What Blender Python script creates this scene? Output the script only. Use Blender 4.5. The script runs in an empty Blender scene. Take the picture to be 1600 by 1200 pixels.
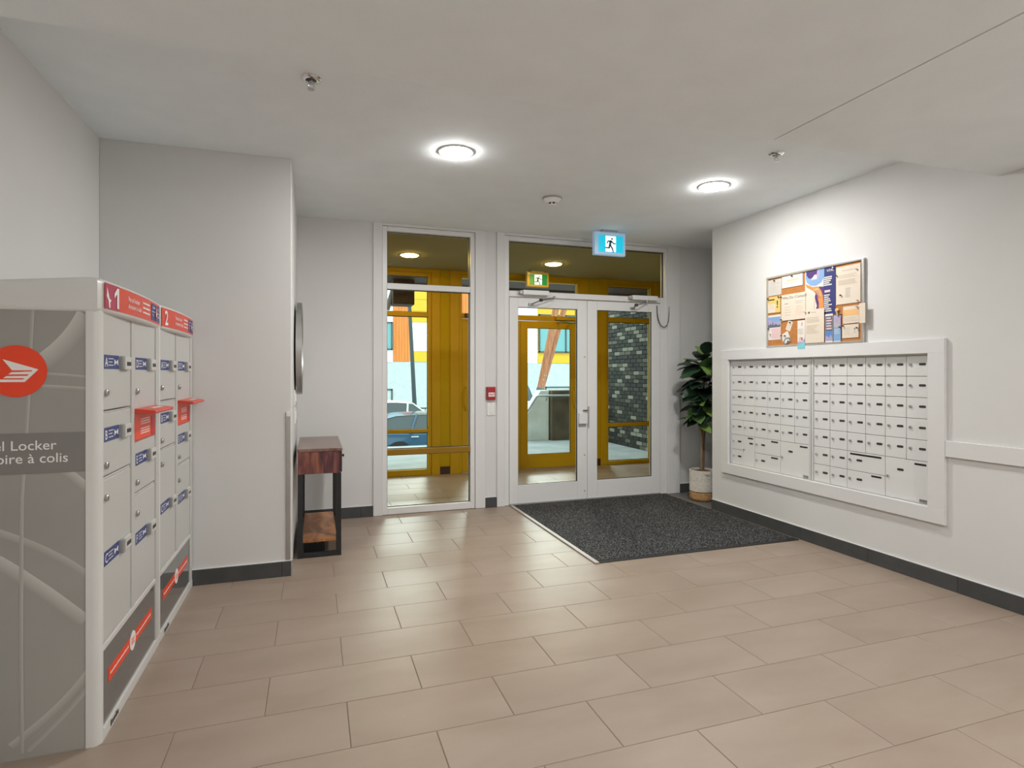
import bpy, bmesh, math, random
from mathutils import Vector, Matrix
random.seed(7)
PI = math.pi
scene = bpy.context.scene
COL = scene.collection

# ------------------------------------------------------------------ camera
CAM_H = 1.3257
cam_d = bpy.data.cameras.new('camera')
cam = bpy.data.objects.new('camera', cam_d)
COL.objects.link(cam)
cam.location = (0, 0, CAM_H)
cam.rotation_euler = (PI / 2, 0, -0.327588)
cam_d.sensor_width = 36.0
cam_d.lens = 36.0 * 909.66 / 1600.0
cam_d.shift_y = -16.26 / 1600.0
cam_d.clip_start = 0.05
cam_d.clip_end = 300
scene.camera = cam

# ------------------------------------------------------------------ world, exposure
world = bpy.data.worlds.new('overcast_sky')
scene.world = world
world.use_nodes = True
wbg = world.node_tree.nodes['Background']
wbg.inputs['Color'].default_value = (0.90, 0.97, 1.0, 1)
SKY = 2.6
wbg.inputs['Strength'].default_value = SKY
scene.view_settings.view_transform = 'Standard'
scene.view_settings.look = 'None'
scene.view_settings.gamma = 1.0
scene.view_settings.use_curve_mapping = False
scene.view_settings.exposure = 0.36
# pale low sun through thin cloud, from the street side
sun_d = bpy.data.lights.new('hazy_sun', 'SUN')
sun_d.energy = 1.5
sun_d.angle = math.radians(14)
sun_d.color = (1.0, 0.98, 0.95)
sun = bpy.data.objects.new('hazy_sun', sun_d)
COL.objects.link(sun)
sun.location = (8, 28, 14)
sun.rotation_euler = Vector((-0.27, -1.0, -0.385)).to_track_quat('-Z', 'Y').to_euler()
LAMP = 250.0        # radiance of the lobby downlight lenses
FILL_LAMP = 205.0       # the same for unseen fill downlights added behind the viewer
VLAMP = 95.0        # radiance of the vestibule downlight lenses


# ------------------------------------------------------------------ materials
MATS = {}


def mat(name, col, rough=0.5, metal=0.0, spec=0.5, var=0.0, vscale=8.0, bump=0.0, bscale=60.0, emit=None, estr=0.0,
        objvar=0.0, stretch=None, coat=0.0):
    if name in MATS:
        return MATS[name]
    m = bpy.data.materials.new(name)
    m.use_nodes = True
    nt = m.node_tree
    p = nt.nodes['Principled BSDF']
    p.inputs['Base Color'].default_value = (*col, 1)
    p.inputs['Roughness'].default_value = rough
    p.inputs['Metallic'].default_value = metal
    p.inputs['Specular IOR Level'].default_value = spec
    p.inputs['Coat Weight'].default_value = coat
    src = None
    tc = None
    if var or bump:
        tc = nt.nodes.new('ShaderNodeTexCoord')
        vec = tc.outputs['Object']
        if stretch:
            mp = nt.nodes.new('ShaderNodeMapping')
            mp.inputs['Scale'].default_value = stretch
            nt.links.new(vec, mp.inputs['Vector'])
            vec = mp.outputs['Vector']
    if var:
        n = nt.nodes.new('ShaderNodeTexNoise')
        n.inputs['Scale'].default_value = vscale
        n.inputs['Detail'].default_value = 6
        nt.links.new(vec, n.inputs['Vector'])
        r = nt.nodes.new('ShaderNodeMapRange')
        r.inputs['From Min'].default_value = 0.3
        r.inputs['From Max'].default_value = 0.7
        r.inputs['To Min'].default_value = 1 - var
        r.inputs['To Max'].default_value = 1 + var
        nt.links.new(n.outputs['Fac'], r.inputs['Value'])
        src = r.outputs['Result']
    if objvar:
        oi = nt.nodes.new('ShaderNodeObjectInfo')
        r2 = nt.nodes.new('ShaderNodeMapRange')
        r2.inputs['To Min'].default_value = 1 - objvar
        r2.inputs['To Max'].default_value = 1 + objvar
        nt.links.new(oi.outputs['Random'], r2.inputs['Value'])
        if src is None:
            src = r2.outputs['Result']
        else:
            mm = nt.nodes.new('ShaderNodeMath')
            mm.operation = 'MULTIPLY'
            nt.links.new(src, mm.inputs[0])
            nt.links.new(r2.outputs['Result'], mm.inputs[1])
            src = mm.outputs[0]
    if src is not None:
        vm = nt.nodes.new('ShaderNodeVectorMath')
        vm.operation = 'SCALE'
        vm.inputs[0].default_value = col
        nt.links.new(src, vm.inputs['Scale'])
        nt.links.new(vm.outputs['Vector'], p.inputs['Base Color'])
    if bump:
        n2 = nt.nodes.new('ShaderNodeTexNoise')
        n2.inputs['Scale'].default_value = bscale
        n2.inputs['Detail'].default_value = 4
        nt.links.new(vec, n2.inputs['Vector'])
        b = nt.nodes.new('ShaderNodeBump')
        b.inputs['Strength'].default_value = bump
        b.inputs['Distance'].default_value = 0.004
        nt.links.new(n2.outputs['Fac'], b.inputs['Height'])
        nt.links.new(b.outputs['Normal'], p.inputs['Normal'])
    if emit:
        p.inputs['Emission Color'].default_value = (*emit, 1)
        p.inputs['Emission Strength'].default_value = estr
    MATS[name] = m
    return m


def glass(name, tint=(0.95, 0.98, 0.97), ior=1.04):
    if name in MATS:
        return MATS[name]
    m = bpy.data.materials.new(name)
    m.use_nodes = True
    nt = m.node_tree
    nt.nodes.clear()
    out = nt.nodes.new('ShaderNodeOutputMaterial')
    mix = nt.nodes.new('ShaderNodeMixShader')
    tr = nt.nodes.new('ShaderNodeBsdfTransparent')
    tr.inputs['Color'].default_value = (*tint, 1)
    gl = nt.nodes.new('ShaderNodeBsdfGlossy')
    gl.inputs['Roughness'].default_value = 0.0
    fr = nt.nodes.new('ShaderNodeFresnel')
    fr.inputs['IOR'].default_value = ior
    nt.links.new(fr.outputs[0], mix.inputs['Fac'])
    nt.links.new(tr.outputs[0], mix.inputs[1])
    nt.links.new(gl.outputs[0], mix.inputs[2])
    nt.links.new(mix.outputs[0], out.inputs['Surface'])
    MATS[name] = m
    return m


def ramp_mat(name, stops, scale=3.0, stretch=(1, 1, 1), rough=0.5, detail=6, dist=0.5, bump=0.0, objoff=False, spec=0.5):
    if name in MATS:
        return MATS[name]
    m = bpy.data.materials.new(name)
    m.use_nodes = True
    nt = m.node_tree
    p = nt.nodes['Principled BSDF']
    p.inputs['Roughness'].default_value = rough
    p.inputs['Specular IOR Level'].default_value = spec
    tc = nt.nodes.new('ShaderNodeTexCoord')
    mp = nt.nodes.new('ShaderNodeMapping')
    mp.inputs['Scale'].default_value = stretch
    nt.links.new(tc.outputs['Object'], mp.inputs['Vector'])
    if objoff:
        oi = nt.nodes.new('ShaderNodeObjectInfo')
        ml = nt.nodes.new('ShaderNodeMath')
        ml.operation = 'MULTIPLY'
        ml.inputs[1].default_value = 37.0
        nt.links.new(oi.outputs['Random'], ml.inputs[0])
        nt.links.new(ml.outputs[0], mp.inputs['Location'])
    n = nt.nodes.new('ShaderNodeTexNoise')
    n.inputs['Scale'].default_value = scale
    n.inputs['Detail'].default_value = detail
    n.inputs['Distortion'].default_value = dist
    nt.links.new(mp.outputs['Vector'], n.inputs['Vector'])
    cr = nt.nodes.new('ShaderNodeValToRGB')
    els = cr.color_ramp.elements
    while len(els) < len(stops):
        els.new(0.5)
    for e, (pos, c) in zip(els, stops):
        e.position = pos
        e.color = (*c, 1)
    nt.links.new(n.outputs['Fac'], cr.inputs['Fac'])
    nt.links.new(cr.outputs['Color'], p.inputs['Base Color'])
    if bump:
        b = nt.nodes.new('ShaderNodeBump')
        b.inputs['Strength'].default_value = bump
        b.inputs['Distance'].default_value = 0.003
        nt.links.new(n.outputs['Fac'], b.inputs['Height'])
        nt.links.new(b.outputs['Normal'], p.inputs['Normal'])
    MATS[name] = m
    return m


def attr_mat(name, rough=0.4):
    """flat print whose ink colour is stored per vertex"""
    if name in MATS:
        return MATS[name]
    m = bpy.data.materials.new(name)
    m.use_nodes = True
    nt = m.node_tree
    p = nt.nodes['Principled BSDF']
    p.inputs['Roughness'].default_value = rough
    a = nt.nodes.new('ShaderNodeVertexColor')
    a.layer_name = 'ink'
    nt.links.new(a.outputs['Color'], p.inputs['Base Color'])
    MATS[name] = m
    return m


# ------------------------------------------------------------------ mesh helper
class MB:
    def __init__(s):
        s.v = []
        s.f = []
        s.c = []          # per-vertex ink colour, only where used

    def add(s, verts, faces):
        b = len(s.v)
        s.v += [tuple(p) for p in verts]
        s.f += [tuple(b + i for i in f) for f in faces]
        return s

    def box(s, x0, x1, y0, y1, z0, z1):
        if x0 > x1: x0, x1 = x1, x0
        if y0 > y1: y0, y1 = y1, y0
        if z0 > z1: z0, z1 = z1, z0
        return s.add([(x0, y0, z0), (x1, y0, z0), (x1, y1, z0), (x0, y1, z0), (x0, y0, z1), (x1, y0, z1), (x1, y1, z1), (x0, y1, z1)],
                     [(0, 3, 2, 1), (4, 5, 6, 7), (0, 1, 5, 4), (1, 2, 6, 5), (2, 3, 7, 6), (3, 0, 4, 7)])

    def cyl(s, p0, p1, r, seg=16, r2=None, caps=True):
        p0 = Vector(p0); p1 = Vector(p1)
        r2 = r if r2 is None else r2
        d = (p1 - p0).normalized()
        a = Vector((1, 0, 0)) if abs(d.x) < 0.9 else Vector((0, 1, 0))
        u = d.cross(a).normalized(); w = d.cross(u)
        vs = []
        for p, rr in ((p0, r), (p1, r2)):
            for i in range(seg):
                t = 2 * PI * i / seg
                vs.append(p + u * math.cos(t) * rr + w * math.sin(t) * rr)
        fs = [(i, i + seg, (i + 1) % seg + seg, (i + 1) % seg) for i in range(seg)]
        if caps:
            fs += [tuple(range(seg)), tuple(range(2 * seg - 1, seg - 1, -1))]
        return s.add(vs, fs)

    def lathe(s, prof, c, seg=24, axis='z', close=True):
        """prof: list of (r, h) from one end to the other"""
        vs = []
        for r, h in prof:
            for i in range(seg):
                t = 2 * PI * i / seg
                a, b = r * math.cos(t), r * math.sin(t)
                if axis == 'z': vs.append((c[0] + a, c[1] + b, c[2] + h))
                elif axis == 'x': vs.append((c[0] + h, c[1] + a, c[2] + b))
                else: vs.append((c[0] + a, c[1] + h, c[2] + b))
        fs = []
        for k in range(len(prof) - 1):
            for i in range(seg):
                j = (i + 1) % seg
                fs.append((k * seg + i, k * seg + j, (k + 1) * seg + j, (k + 1) * seg + i))
        if close:
            fs.append(tuple(range(seg - 1, -1, -1)))
            n = (len(prof) - 1) * seg
            fs.append(tuple(range(n, n + seg)))
        return s.add(vs, fs)

    def tube(s, pts, r, seg=8):
        pts = [Vector(p) for p in pts]
        rings = []
        up = Vector((0.13, 0.21, 1)).normalized()
        for i, p in enumerate(pts):
            d = (pts[min(i + 1, len(pts) - 1)] - pts[max(i - 1, 0)]).normalized()
            a = up if abs(d.dot(up)) < 0.95 else Vector((1, 0, 0))
            u = d.cross(a).normalized(); w = d.cross(u)
            rr = r[i] if isinstance(r, (list, tuple)) else r
            rings.append([p + u * math.cos(2 * PI * k / seg) * rr + w * math.sin(2 * PI * k / seg) * rr for k in range(seg)])
        vs = [q for ring in rings for q in ring]
        fs = []
        for k in range(len(pts) - 1):
            for i in range(seg):
                j = (i + 1) % seg
                fs.append((k * seg + i, k * seg + j, (k + 1) * seg + j, (k + 1) * seg + i))
        fs.append(tuple(range(seg - 1, -1, -1)))
        fs.append(tuple(range((len(pts) - 1) * seg, len(pts) * seg)))
        return s.add(vs, fs)

    def prism(s, poly, frame, t):
        """poly: 2-D points, frame: (origin, u, v, n), thickness t along n"""
        o, u, v, n = [Vector(q) for q in frame]
        k = len(poly)
        a = [o + u * p[0] + v * p[1] for p in poly]
        b = [q + n * t for q in a]
        return s.add(a + b, [tuple(range(k - 1, -1, -1)), tuple(range(k, 2 * k))] + [(i, (i + 1) % k, (i + 1) % k + k, i + k) for i in range(k)])

    def text(s, body, frame, size, align='LEFT', t=0.0006, bold=0.0):
        vs, fs = text_geo(body, align, bold)
        o, u, v, n = [Vector(q) for q in frame]
        return s.add([o + u * (p[0] * size) + v * (p[1] * size) + n * t for p in vs], fs)

    def data(s, name, m, smooth=None, bev=0.0, bseg=2, off=(0, 0, 0)):
        me = bpy.data.meshes.new(name)
        ox, oy, oz = off
        me.from_pydata([(x - ox, y - oy, z - oz) for x, y, z in s.v], [], s.f)
        if bev:
            bm = bmesh.new(); bm.from_mesh(me)
            bmesh.ops.recalc_face_normals(bm, faces=bm.faces)
            es = [e for e in bm.edges if len(e.link_faces) == 2 and e.calc_face_angle(0) > 0.6]
            bmesh.ops.bevel(bm, geom=es, offset=bev, segments=bseg, affect='EDGES', profile=0.6, clamp_overlap=True)
            bm.to_mesh(me); bm.free()
        else:
            bm = bmesh.new(); bm.from_mesh(me)
            bmesh.ops.recalc_face_normals(bm, faces=bm.faces)
            bm.to_mesh(me); bm.free()
        if s.c:
            ca = me.color_attributes.new('ink', 'FLOAT_COLOR', 'POINT')
            for i, c in enumerate(s.c):
                ca.data[i].color = (*c, 1)
        me.materials.append(m)
        if smooth is not None:
            me.shade_smooth()
            me.set_sharp_from_angle(angle=math.radians(smooth))
        return me

    def build(s, name, m, parent=None, smooth=None, bev=0.0, bseg=2, kind=None):
        off = worldloc(parent) if parent else (0, 0, 0)
        o = bpy.data.objects.new(name, s.data(name, m, smooth, bev, bseg, off))
        COL.objects.link(o)
        if parent: o.parent = parent
        if kind: o['kind'] = kind
        return o


_txt = {}


def text_geo(body, align, bold):
    k = (body, align, bold)
    if k not in _txt:
        cu = bpy.data.curves.new('lettering', 'FONT')
        cu.body = body; cu.size = 1.0; cu.align_x = align; cu.offset = bold; cu.resolution_u = 3
        ob = bpy.data.objects.new('lettering', cu)
        me = bpy.data.meshes.new_from_object(ob)
        _txt[k] = ([tuple(q.co) for q in me.vertices], [tuple(p.vertices) for p in me.polygons])
        bpy.data.objects.remove(ob); bpy.data.curves.remove(cu); bpy.data.meshes.remove(me)
    return _txt[k]


def worldloc(o):
    v = Vector((0, 0, 0))
    while o is not None:
        v += o.location
        o = o.parent
    return tuple(v)


def thing(name, label, cat, loc=(0, 0, 0), group=None):
    o = bpy.data.objects.new(name, None)
    COL.objects.link(o)
    o.location = loc
    o.empty_display_size = 0.05
    return tag(o, label, cat, group)


def tag(o, label, cat, group=None):
    o['label'] = label; o['category'] = cat
    if group: o['group'] = group
    return o


def struct(o, label=None):
    o['kind'] = 'structure'
    if label:
        o['label'] = label
    return o


def copy_tree(o, parent=None):
    c = o.copy(); COL.objects.link(c); c.parent = parent
    for ch in list(o.children):
        copy_tree(ch, c)
    return c


# frames for flat print: (origin, u, v, outward normal)
def face_px(x, y, z):     # on a face that looks towards +X, u runs to larger Y (screen right on the locker)
    return ((x, y, z), (0, 1, 0), (0, 0, 1), (1, 0, 0))


def face_nx(x, y, z):     # on the right wall, u runs to smaller Y (screen right)
    return ((x, y, z), (0, -1, 0), (0, 0, 1), (-1, 0, 0))


def face_ny(x, y, z):     # on faces that look at the camera side (-Y)
    return ((x, y, z), (1, 0, 0), (0, 0, 1), (0, -1, 0))


# ------------------------------------------------------------------ palette
M_WALL = mat('painted_wall', (0.66, 0.66, 0.65), 0.85, var=0.012, vscale=3, bump=0.06, bscale=220)
M_CEIL = mat('painted_ceiling', (0.845, 0.895, 0.92), 0.9, var=0.02, vscale=5, bump=0.25, bscale=160)
M_TRIM = mat('painted_trim', (0.69, 0.69, 0.685), 0.45, bump=0.02, bscale=100)
M_ALU = mat('white_aluminium', (0.72, 0.72, 0.715), 0.35)
M_BASE = mat('charcoal_baseboard_tile', (0.060, 0.062, 0.063), 0.45, var=0.12, vscale=10, objvar=0.08)
M_GROUT = mat('floor_grout', (0.20, 0.155, 0.115), 0.9)
M_TILE = ramp_mat('brown_floor_tile', [(0.25, (0.270, 0.205, 0.160)), (0.5, (0.305, 0.238, 0.188)), (0.75, (0.335, 0.268, 0.218))],
                  scale=2.2, stretch=(0.8, 2.0, 1), rough=0.42, detail=7, dist=0.3, bump=0.03, objoff=True)
M_GREYTILE = mat('grey_floor_tile', (0.13, 0.13, 0.128), 0.5, var=0.1, vscale=8, objvar=0.06)
M_MAT = ramp_mat('charcoal_carpet_mat', [(0.36, (0.010, 0.010, 0.0105)), (0.52, (0.036, 0.036, 0.037)), (0.66, (0.19, 0.19, 0.19))],
                 scale=95, rough=0.95, detail=8, dist=0.0, bump=1.0, spec=0.1)
M_RUBBER = mat('black_rubber', (0.012, 0.012, 0.012), 0.6)
M_STRIP = mat('pale_metal_strip', (0.42, 0.39, 0.36), 0.5, metal=0.1)
M_GLASS = glass('clear_glass', (0.96, 0.985, 0.975))
M_GLASSG = glass('green_tinted_glass', (0.91, 0.965, 0.95))
M_CAST = mat('colour_cast_frame', (0.50, 0.30, 0.006), 0.45, spec=0.2)  # pale vestibule frames with the yellow colour cast put into their base colour
M_CASTW = mat('colour_cast_wall', (0.46, 0.30, 0.008), 0.7, spec=0.1)  # the same yellow cast put into the vestibule wall colour
M_VCEIL = mat('colour_cast_ceiling', (0.30, 0.26, 0.11), 0.9)  # pale ceiling, its olive tone is the yellow cast put into the colour
M_MAROON = mat('maroon_baseboard', (0.045, 0.012, 0.01), 0.5)
M_STEEL = mat('brushed_steel', (0.50, 0.50, 0.49), 0.32, metal=1.0)
M_CHROME = mat('chrome', (0.75, 0.75, 0.75), 0.12, metal=1.0)
M_DARK = mat('near_black_plastic', (0.01, 0.01, 0.011), 0.4)
M_WHITE = mat('white_plastic', (0.78, 0.78, 0.77), 0.4)
M_GREYM = mat('grey_metal', (0.36, 0.36, 0.355), 0.4, metal=0.4)

# ------------------------------------------------------------------ key dimensions (metres)
XL, XS, XR = -1.217, -0.143, 3.69       # left wall, side wall of the alcove, right wall
YA, YB = 4.09, 5.545                    # alcove wall, storefront plane
YEND = 4.765                            # where the right wall stops
YBACK = -2.3
ZC, ZS, YS = 2.735, 2.453, 2.26         # ceiling, soffit underside, soffit edge
YO = 7.56                               # outer storefront plane
VC = 2.69                               # vestibule ceiling
VX0, VX1 = 0.10, 5.0

# ------------------------------------------------------------------ floor and its tiles
TW, TD, TY0, TX0, GAP = 0.61204, 0.30549, 4.2728, 0.73734, 0.0032
floor = struct(MB().box(XL, 5.2, YBACK, YO + 0.08, -0.12, -0.0022).build('floor', M_GROUT), 'brown rectangular tile floor laid in half bond')


def tile_mesh(poly, z=0.0, t=0.010, ch=0.0016):
    """thin prism with a small chamfer round the top; poly is counter-clockwise"""
    n = len(poly)
    ins = []
    for i in range(n):
        p = Vector(poly[i]); a = Vector(poly[i - 1]); b = Vector(poly[(i + 1) % n])
        d1 = (p - a).normalized(); d2 = (b - p).normalized()
        n1 = Vector((-d1.y, d1.x)); n2 = Vector((-d2.y, d2.x))
        m_ = (n1 + n2)
        m_ = m_ / max(0.3, m_.dot(n1)) if m_.length > 0 else n1
        ins.append(p + m_ * ch)
    vs = [(p[0], p[1], z - t) for p in poly] + [(p[0], p[1], z - ch * 0.7) for p in poly] + [(p.x, p.y, z) for p in ins]
    fs = []
    for k in (0, n):
        for i in range(n):
            j = (i + 1) % n
            fs.append((k + i, k + j, k + n + j, k + n + i))
    fs.append(tuple(range(2 * n, 3 * n)))
    m_ = MB(); m_.add(vs, fs)
    return m_


_full = tile_mesh([(0, 0), (TW - GAP, 0), (TW - GAP, TD - GAP), (0, TD - GAP)]).data('floor_tile', M_TILE)


def put_tile(x0, x1, y0, y1, m=None, poly=None):
    if poly is None and abs(x1 - x0 - (TW - GAP)) < 1e-4 and abs(y1 - y0 - (TD - GAP)) < 1e-4 and m is None:
        me = _full
    else:
        pl = poly or [(x0, y0), (x1, y0), (x1, y1), (x0, y1)]
        me = tile_mesh([(p[0] - x0, p[1] - y0) for p in pl]).data('floor_tile', m or M_TILE)
    o = bpy.data.objects.new('floor_tile', me)
    COL.objects.link(o)
    o.parent = floor
    o.location = (x0, y0, 0)
    return o


def lay(xa, xb, ya, yb, skip=None):
    r = math.floor((TY0 - yb) / TD) - 1
    while True:
        yt = TY0 - r * TD; yl = yt - TD + GAP
        if yt < ya: break
        off = TX0 + (r % 2) * TW / 2
        k = math.floor((xa - off) / TW) - 1
        while off + k * TW < xb:
            x0 = max(xa, off + k * TW); x1 = min(xb, off + (k + 1) * TW - GAP)
            y0 = max(ya, yl); y1 = min(yb, yt)
            if x1 - x0 > 0.012 and y1 - y0 > 0.012:
                if skip is None or not skip(x0, x1, y0, y1):
                    put_tile(x0, x1, y0, y1)
            k += 1
        r += 1


# main room: left of the alcove corner and right of it, the corner tile cut round the corner
def main_skip(x0, x1, y0, y1):
    if y0 >= YA - 0.02 and x1 <= XS + 0.01: return True       # behind the alcove wall
    if y1 > YA and x0 < XS:
        if x1 <= XS:
            put_tile(x0, x1, y0, YA - 0.004)
        elif y0 >= YA:
            put_tile(XS + 0.002, x1, y0, y1)
        else:
            put_tile(x0, x1, y0, y1, poly=[(x0, y0), (x1, y0), (x1, y1), (XS + 0.003, y1), (XS + 0.003, YA - 0.004), (x0, YA - 0.004)])
        return True
    return False


lay(XL + 0.003, XR - 0.003, YBACK, YB - 0.02, main_skip)
lay(VX0 + 0.003, VX1 - 0.003, YB + 0.11, YO - 0.01)
x = XR
while x < 5.15:                                              # grey tiles of the plant recess
    for (a, b) in ((YEND + 0.003, 5.15), (5.153, YB - 0.012)):
        put_tile(x + 0.0015, min(x + 0.60, 5.19), a, b, M_GREYTILE)
    x += 0.603

# ------------------------------------------------------------------ ceiling, soffit, walls
struct(MB().box(XL - 0.12, 5.3, YBACK, YB + 0.11, ZC, ZC + 0.15).build('ceiling', M_CEIL), 'light grey painted ceiling with two round downlights')
sof = struct(MB().box(XL, 2.095, YBACK, YS, ZS, ZC).build('ceiling_soffit', M_CEIL, bev=0.002), 'lowered ceiling bulkhead nearest the viewer')
MB().box(2.103, XR, YBACK, YS, ZS, ZC).build('soffit_panel', M_CEIL, sof, bev=0.002)
MB().box(2.094, 2.104, YBACK, YS - 0.004, ZS + 0.012, ZC).build('soffit_joint', M_GREYM, sof)

struct(MB().box(XL - 0.12, XL, YBACK, YA + 0.12, 0, ZC).build('wall_left', M_WALL))
struct(MB().box(XL, XS, YA, YB + 0.10, 0, ZC).build('wall_alcove', M_WALL, bev=0.004))
struct(MB().box(XL - 0.12, XR + 0.12, YBACK - 0.12, YBACK, 0, ZC).build('wall_front', M_WALL))
# right wall with the opening for the mailboxes
RY0, RY1, RZ0, RZ1 = 2.655, 4.543, 0.478, 1.457
w = MB()
w.box(XR, XR + 0.14, YBACK, RY0, 0, ZC)
w.box(XR, XR + 0.14, RY1, YEND, 0, ZC)
w.box(XR, XR + 0.14, RY0, RY1, 0, RZ0)
w.box(XR, XR + 0.14, RY0, RY1, RZ1, ZC)
struct(w.build('wall_right', M_WALL))
struct(MB().box(XR + 0.14, 5.3, YEND - 0.12, YEND, 0, ZC).build('wall_recess', M_WALL))
struct(MB().box(5.2, 5.3, YEND, YB + 0.1, 0, ZC).build('wall_recess_end', M_WALL))
# storefront wall: three plain stretches
w = struct(MB().box(XS, 0.522, YB, YB + 0.10, 0, ZC).build('wall_back', M_WALL))
MB().box(1.598, 1.725, YB, YB + 0.10, 0, ZC).build('wall_strip', M_WALL, w)
MB().box(3.845, 5.25, YB, YB + 0.10, 0, ZC).build('wall_end', M_WALL, w)


# baseboards: single dark tiles with fine joints
def baseboard(name, axis, fixed, a, b, step, start, out, h=0.098, label=None):
    """axis 'x' or 'y' along which it runs; fixed = wall plane, out = +-1 direction it stands proud"""
    t = 0.012
    root = struct(bpy.data.objects.new(name, None), label)
    COL.objects.link(root)
    k = start
    cuts = [a]
    while k < b:
        if k > a + 0.02: cuts.append(k)
        k += step
    cuts.append(b)
    for p, q in zip(cuts[:-1], cuts[1:]):
        m_ = MB()
        if axis == 'x': m_.box(p + 0.001, q - 0.001, fixed, fixed + out * t, 0, h)
        else: m_.box(fixed, fixed + out * t, p + 0.001, q - 0.001, 0, h)
        m_.build('baseboard_tile', M_BASE, root, bev=0.0012, bseg=1)
    # pale caulk bead above
    m_ = MB()
    if axis == 'x': m_.box(a, b, fixed, fixed + out * (t * 0.8), h, h + 0.004)
    else: m_.box(fixed, fixed + out * (t * 0.8), a, b, h, h + 0.004)
    m_.build('sealant_bead', M_TRIM, root)


baseboard('baseboard_right', 'y', XR, 0.4, YEND, 0.602, 0.055, -1, label='dark grey tile baseboard under the mailboxes')
baseboard('baseboard_alcove', 'x', YA, XL + 0.02, XS, 0.60, -0.20, -1, label='dark grey tile baseboard beside the parcel lockers')
baseboard('baseboard_back', 'x', YB, XS + 0.02, 0.519, 0.60, 0.41, -1, label='dark grey tile baseboard behind the console table')
baseboard('baseboard_strip', 'x', YB, 1.602, 1.721, 0.60, 1.0, -1, label='short dark baseboard piece between window and doors')
baseboard('baseboard_recess', 'x', YB, 3.853, 5.19, 0.60, 4.2, -1, label='dark grey tile baseboard behind the potted plant')
struct(MB().box(XS, XS + 0.008, YA - 0.003, YA + 0.008, 0, 0.10).build('trim_1', M_STRIP), 'pale metal edge strip at the foot of the alcove corner')

# casings round the storefront openings
for i, (a, b) in enumerate(((0.519, 0.602), (1.500, 1.601), (1.722, 1.802), (3.698, 3.852))):
    o = MB().box(a, b, YB - 0.016, YB + 0.10, 0, ZC).build('trim_%d' % (i + 2), M_TRIM, bev=0.002, bseg=1)
    struct(o)
for i, (a, b) in enumerate(((0.602, 1.500), (1.802, 3.698))):
    m_ = MB().box(a, b, YB - 0.016, YB + 0.10, 2.712, ZC)
    struct(m_.build('trim_%d' % (i + 6), M_TRIM, bev=0.002, bseg=1))


# ------------------------------------------------------------------ storefront pieces
def window(name, x0, x1, z1, y, jl, jr, rails, m, mrail, mg, zb=0.064, top=0.045, d=0.09, label=None):
    """framed light: jambs jl / jr wide, rails = [(z0, z1, material)] splitting the panes"""
    root = struct(bpy.data.objects.new(name, None), label)
    root.location = (x0, y, 0); COL.objects.link(root)
    MB().box(x0, x0 + jl, y, y + d, 0, z1).build('jamb', m, root, bev=0.003, bseg=1)
    MB().box(x1 - jr, x1, y, y + d, 0, z1).build('jamb', m, root, bev=0.003, bseg=1)
    MB().box(x0 + jl, x1 - jr, y, y + d, z1 - top, z1).build('head_rail', m, root, bev=0.003, bseg=1)
    MB().box(x0 + jl, x1 - jr, y, y + d, 0, zb).build('sill_rail', m, root, bev=0.003, bseg=1)
    zs = [zb]
    for a, b, mm in rails:
        MB().box(x0 + jl, x1 - jr, y + 0.004, y + d - 0.004, a, b).build('rail', mm, root, bev=0.003, bseg=1)
        zs += [a, b]
    zs.append(z1 - top)
    for a, b in zip(zs[::2], zs[1::2]):
        g = MB().box(x0 + jl - 0.008, x1 - jr + 0.008, y + d * 0.55, y + d * 0.55 + 0.008, a - 0.008, b + 0.008).build('pane', mg, root)
        k = MB()
        e = 0.007
        for (p, q, r_, s_) in ((x0 + jl, x0 + jl + e, a, b), (x1 - jr - e, x1 - jr, a, b), (x0 + jl, x1 - jr, a, a + e), (x0 + jl, x1 - jr, b - e, b)):
            k.box(p, q, y + d * 0.55 - 0.008, y + d * 0.55 - 0.001, r_, s_)
        k.build('gasket', M_DARK, g)
    return root


window('window_1', 0.603, 1.499, 2.711, YB, 0.045, 0.045, [(0.556, 0.610, mat('colour_cast_rail', (0.27, 0.145, 0.012), 0.45, spec=0.2)), (2.122, 2.177, M_ALU)], M_ALU, M_ALU, M_GLASS,  # lower rail is white like the frame; its brown is a colour cast
       label='tall white framed window with two crossbars beside the entrance doors')

# door frame with transom light
df = struct(bpy.data.objects.new('window_2', None), 'wide transom window and white frame above the double doors')
df.location = (1.803, YB, 0); COL.objects.link(df)
MB().box(1.803, 1.853, YB, YB + 0.09, 0, 2.711).build('jamb', M_ALU, df, bev=0.003, bseg=1)
MB().box(3.609, 3.697, YB, YB + 0.09, 0, 2.160).build('jamb', M_ALU, df, bev=0.003, bseg=1)
MB().box(3.669, 3.697, YB, YB + 0.09, 2.160, 2.711).build('jamb', M_ALU, df, bev=0.003, bseg=1)
MB().box(1.853, 3.669, YB, YB + 0.09, 2.664, 2.711).build('head_rail', M_ALU, df, bev=0.003, bseg=1)
MB().box(1.853, 3.609, YB, YB + 0.09, 2.103, 2.160).build('door_head', M_ALU, df, bev=0.003, bseg=1)
g = MB().box(1.845, 3.675, YB + 0.05, YB + 0.058, 2.152, 2.672).build('pane', M_GLASS, df)
k = MB()
for (p, q, r_, s_) in ((1.853, 1.859, 2.16, 2.664), (3.655, 3.669, 2.16, 2.664), (1.853, 3.669, 2.655, 2.664), (1.853, 3.669, 2.16, 2.166)):
    k.box(p, q, YB + 0.041, YB + 0.049, r_, s_)
k.build('gasket', M_DARK, g)
MB().box(1.855, 3.609, YB - 0.02, YB + 0.10, 0.0, 0.010).build('threshold', M_STEEL, df, bev=0.002, bseg=1)


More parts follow.
